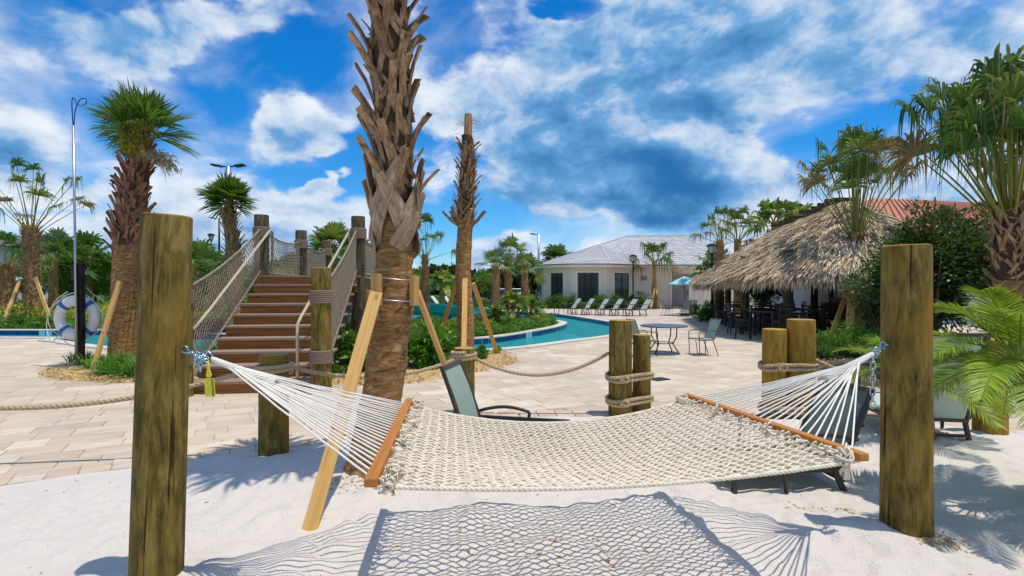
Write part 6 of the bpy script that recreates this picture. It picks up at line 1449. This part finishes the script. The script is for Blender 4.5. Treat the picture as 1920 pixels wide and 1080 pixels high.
br2 = MB(); br2.box((-.11, .03, 1.80), (.14, .05, .26)); br2.build('bracket', 'dark_furniture', o, bevel=.004)
lr = empty('life_ring', (X(147, 10.25), 10.22, .93), 'white life ring with four blue bands hung on the black post', 'life ring'); R0, r0 = .335, .105; n1_, n2__ = 64, 14
def ring_seg(a0, a1, rr, nseg): b_ = MB(); b_.tube([(math.cos(a)*R0, 0, math.sin(a)*R0) for a in np.linspace(a0, a1, nseg)], rr, 14, cap=True); return b_
b_ = MB(); vs = []
for i in range(n1_):
    a = 2*PI*i/n1_
    for k in range(n2__): c_ = 2*PI*k/n2__; q = R0+r0*math.cos(c_); vs.append((math.cos(a)*q, .07*math.sin(c_), math.sin(a)*q))
b_.add(vs, [(i*n2__+k, i*n2__+(k+1) % n2__, ((i+1) % n1_)*n2__+(k+1) % n2__, ((i+1) % n1_)*n2__+k) for i in range(n1_) for k in range(n2__)]); b_.build('ring_body', 'ring_white', lr, smooth=True)
for k in range(4):
    b_ = MB(); vs = []; a0 = PI/4+k*PI/2
    for i in range(5):
        a = a0+(i-2)*.055
        for q_ in range(n2__): c_ = 2*PI*q_/n2__; q = R0+(r0+.006)*math.cos(c_); vs.append((math.cos(a)*q, .076*math.sin(c_), math.sin(a)*q))
    b_.add(vs, [(i*n2__+q_, i*n2__+(q_+1) % n2__, (i+1)*n2__+(q_+1) % n2__, (i+1)*n2__+q_) for i in range(4) for q_ in range(n2__)]); b_.build('blue_band', 'band_blue', lr, smooth=True)
for k in range(4):
    a0 = PI/4+k*PI/2; pts = []
    for t in np.linspace(0, 1, 10): a = a0+t*PI/2; q = R0+r0+.015+.055*math.sin(PI*t)*(1.6 if k == 1 else 1); pts.append((math.cos(a)*q, -.02, math.sin(a)*q-.03*math.sin(PI*t)))
    b_ = MB(); b_.tube(pts, .008, 6); b_.build('grab_rope', 'white_rope', lr, smooth=True)
b_ = MB(); b_.tube([(.05, -.1, .95), (.12, -.06, .7), (.1, -.08, .45), (.18, -.05, .32)], [.03, .06, .07, .04], 8); b_.build('rope_bag', 'white_rope', lr)
b_ = MB(); b_.tube(catmull([(.08, -.09, .8), (.25, 0, .5), (.5, .05, .3), (.42, .02, .36)], 6), .006, 5); b_.tube(catmull([(-.1, -.1, .5), (-.35, -.1, .3), (-.5, -.1, -.1), (-.42, -.1, -.45), (-.3, -.1, -.36)], 6), .008, 5); b_.build('throw_line', 'white_rope', lr, smooth=True)

# teal slide and splash features
sl_r = empty('water_slide', (0, 0, 0), 'teal flume slide running behind the topped palm and over the river pool', 'water slide')
path = catmull([(-9.5, 26.2, .9), (-6.5, 25.8, .85), (-3.8, 25.4, .75), (-1.7, 24.7, .55), (-.9, 23.6, .3), (-.95, 22.9, .1)], 8); vs = []; nn_ = 11
for i, p in enumerate(path):
    t = (path[min(i+1, len(path)-1)]-path[max(0, i-1)]).normalized(); sd = t.cross(Vector((0, 0, 1))).normalized()
    for k in range(nn_): a = PI*k/(nn_-1); vs.append(p+sd*math.cos(a)*.62-Vector((0, 0, math.sin(a)*.55)))
    for k in range(nn_-1, -1, -1): a = PI*k/(nn_-1); vs.append(p+sd*math.cos(a)*.67-Vector((0, 0, math.sin(a)*.60-.0)))
b_ = MB(); q_ = nn_*2; b_.add(vs, [(i*q_+k, i*q_+(k+1) % q_, (i+1)*q_+(k+1) % q_, (i+1)*q_+k) for i in range(len(path)-1) for k in range(q_)]+[tuple(range(q_)), tuple((len(path)-1)*q_+k for k in range(q_-1, -1, -1))]); b_.build('flume', 'slide_teal', sl_r, smooth=False)
for x, y in ((-8.5, 26.1), (-5.5, 25.7), (-3, 25.2)): b_ = MB(); b_.tube([(x, y, -.9), (x, y, .4)], .12, 10); b_.build('support', 'slide_teal', sl_r)
b_ = MB(); b_.box((-10.3, 26.4, .55), (1.8, 2, 1.3)); b_.build('start_platform', 'slide_teal', sl_r, bevel=.05)
for px, d, h in ((893, 38.5, 1.0), (927, 38, 1.25)):
    r = empty('water_hoop', (X(px, d), d, 0), ('smaller' if h == 1.0 else 'taller')+' blue arched water hoop on the splash pad', 'water feature'); b_ = MB(); b_.tube([(math.cos(a)*.28-.0, 0, h*max(0, math.sin(a))) for a in np.linspace(PI, 0, 14)], .045, 8); b_.build('hoop', 'band_blue', r, smooth=True); b_ = lathe([(.14, 0), (.14, .04)], 12); b_.build('base', 'band_blue', r)
# parked cars
def car(label, x, y, m, rz=0, group='cars parked beyond the lawn'):
    r = empty('parked_car', (x, y, 0), label, 'car', group, rz); b_ = MB(); prof = [(-2.2, .35), (-2.2, .8), (-1.5, .95), (-.9, 1.42), (.7, 1.42), (1.4, .98), (2.15, .82), (2.2, .35)]
    vs = [(x_, s_*(.86 if z < 1.2 else .68), z) for s_ in (-1, 1) for x_, z in prof]; n = len(prof); b_.add(vs, [tuple(range(n)), tuple(range(2*n-1, n-1, -1))]+[(i, i+n, (i+1) % n+n, (i+1) % n) for i in range(n)]); b_.build('body', m, r, bevel=.04)
    for s_ in (-1, 1): b_ = MB(); b_.add([(-1.2, s_*.80, 1.0), (1.15, s_*.80, 1.0), (.6, s_*.71, 1.36), (-.8, s_*.71, 1.36)], [(0, 1, 2, 3)]); b_.build('side_window', 'glass', r)
    for xx in (-1.35, 1.35):
        for s_ in (-1, 1): b_ = MB(); b_.tube([(xx, s_*.7, .33), (xx, s_*.9, .33)], .33, 14); b_.build('wheel', 'black_metal', r)
simple('car_blue', (.02, .03, .10), .25, .3); simple('car_dark', (.03, .03, .035), .25, .3); simple('car_white', (.6, .6, .62), .25, .1)
for px, d, m, lab in [(902, 66, 'car_dark', 'dark car parked left of the young tree, far away'), (940, 68, 'car_blue', 'blue car parked behind the trio of fan palms'), (872, 70, 'car_white', 'white car parked behind the topped palm'), (1000, 64, 'car_white', 'pale car parked just left of the clubhouse'), (965, 72, 'car_dark', 'dark car half hidden by the fan palm trunks')]: car(lab, X(px, d), d, m, .2)
# deck drain cover
b_ = MB(); b_.box((0, 0, .006), (.28, .22, .012)); o = b_.build('drain_cover', 'black_metal', loc=(2.42, 8.75, .002)); o.rotation_euler = (0, 0, .48); tag(o, 'dark square drain cover flush in the paving right of the roped bollards', 'drain cover')
# small aeroplane far off in the sky
pl_ = empty('aeroplane', P(948, 433, 900), 'tiny white aeroplane low in the sky left of the clubhouse', 'aeroplane'); b_ = MB(); b_.tube([(-3, 0, 0), (-2, 0, .1), (2, 0, .1), (3, 0, .2)], [.15, .5, .5, .1], 8); b_.build('fuselage', 'ring_white', pl_, smooth=True); b_ = MB(); b_.box((0, 0, .3), (1.1, 8, .12)); b_.build('wing', 'ring_white', pl_); b_ = MB(); b_.box((2.7, 0, .8), (.7, .1, 1.4)); b_.build('tail_fin', 'ring_white', pl_)
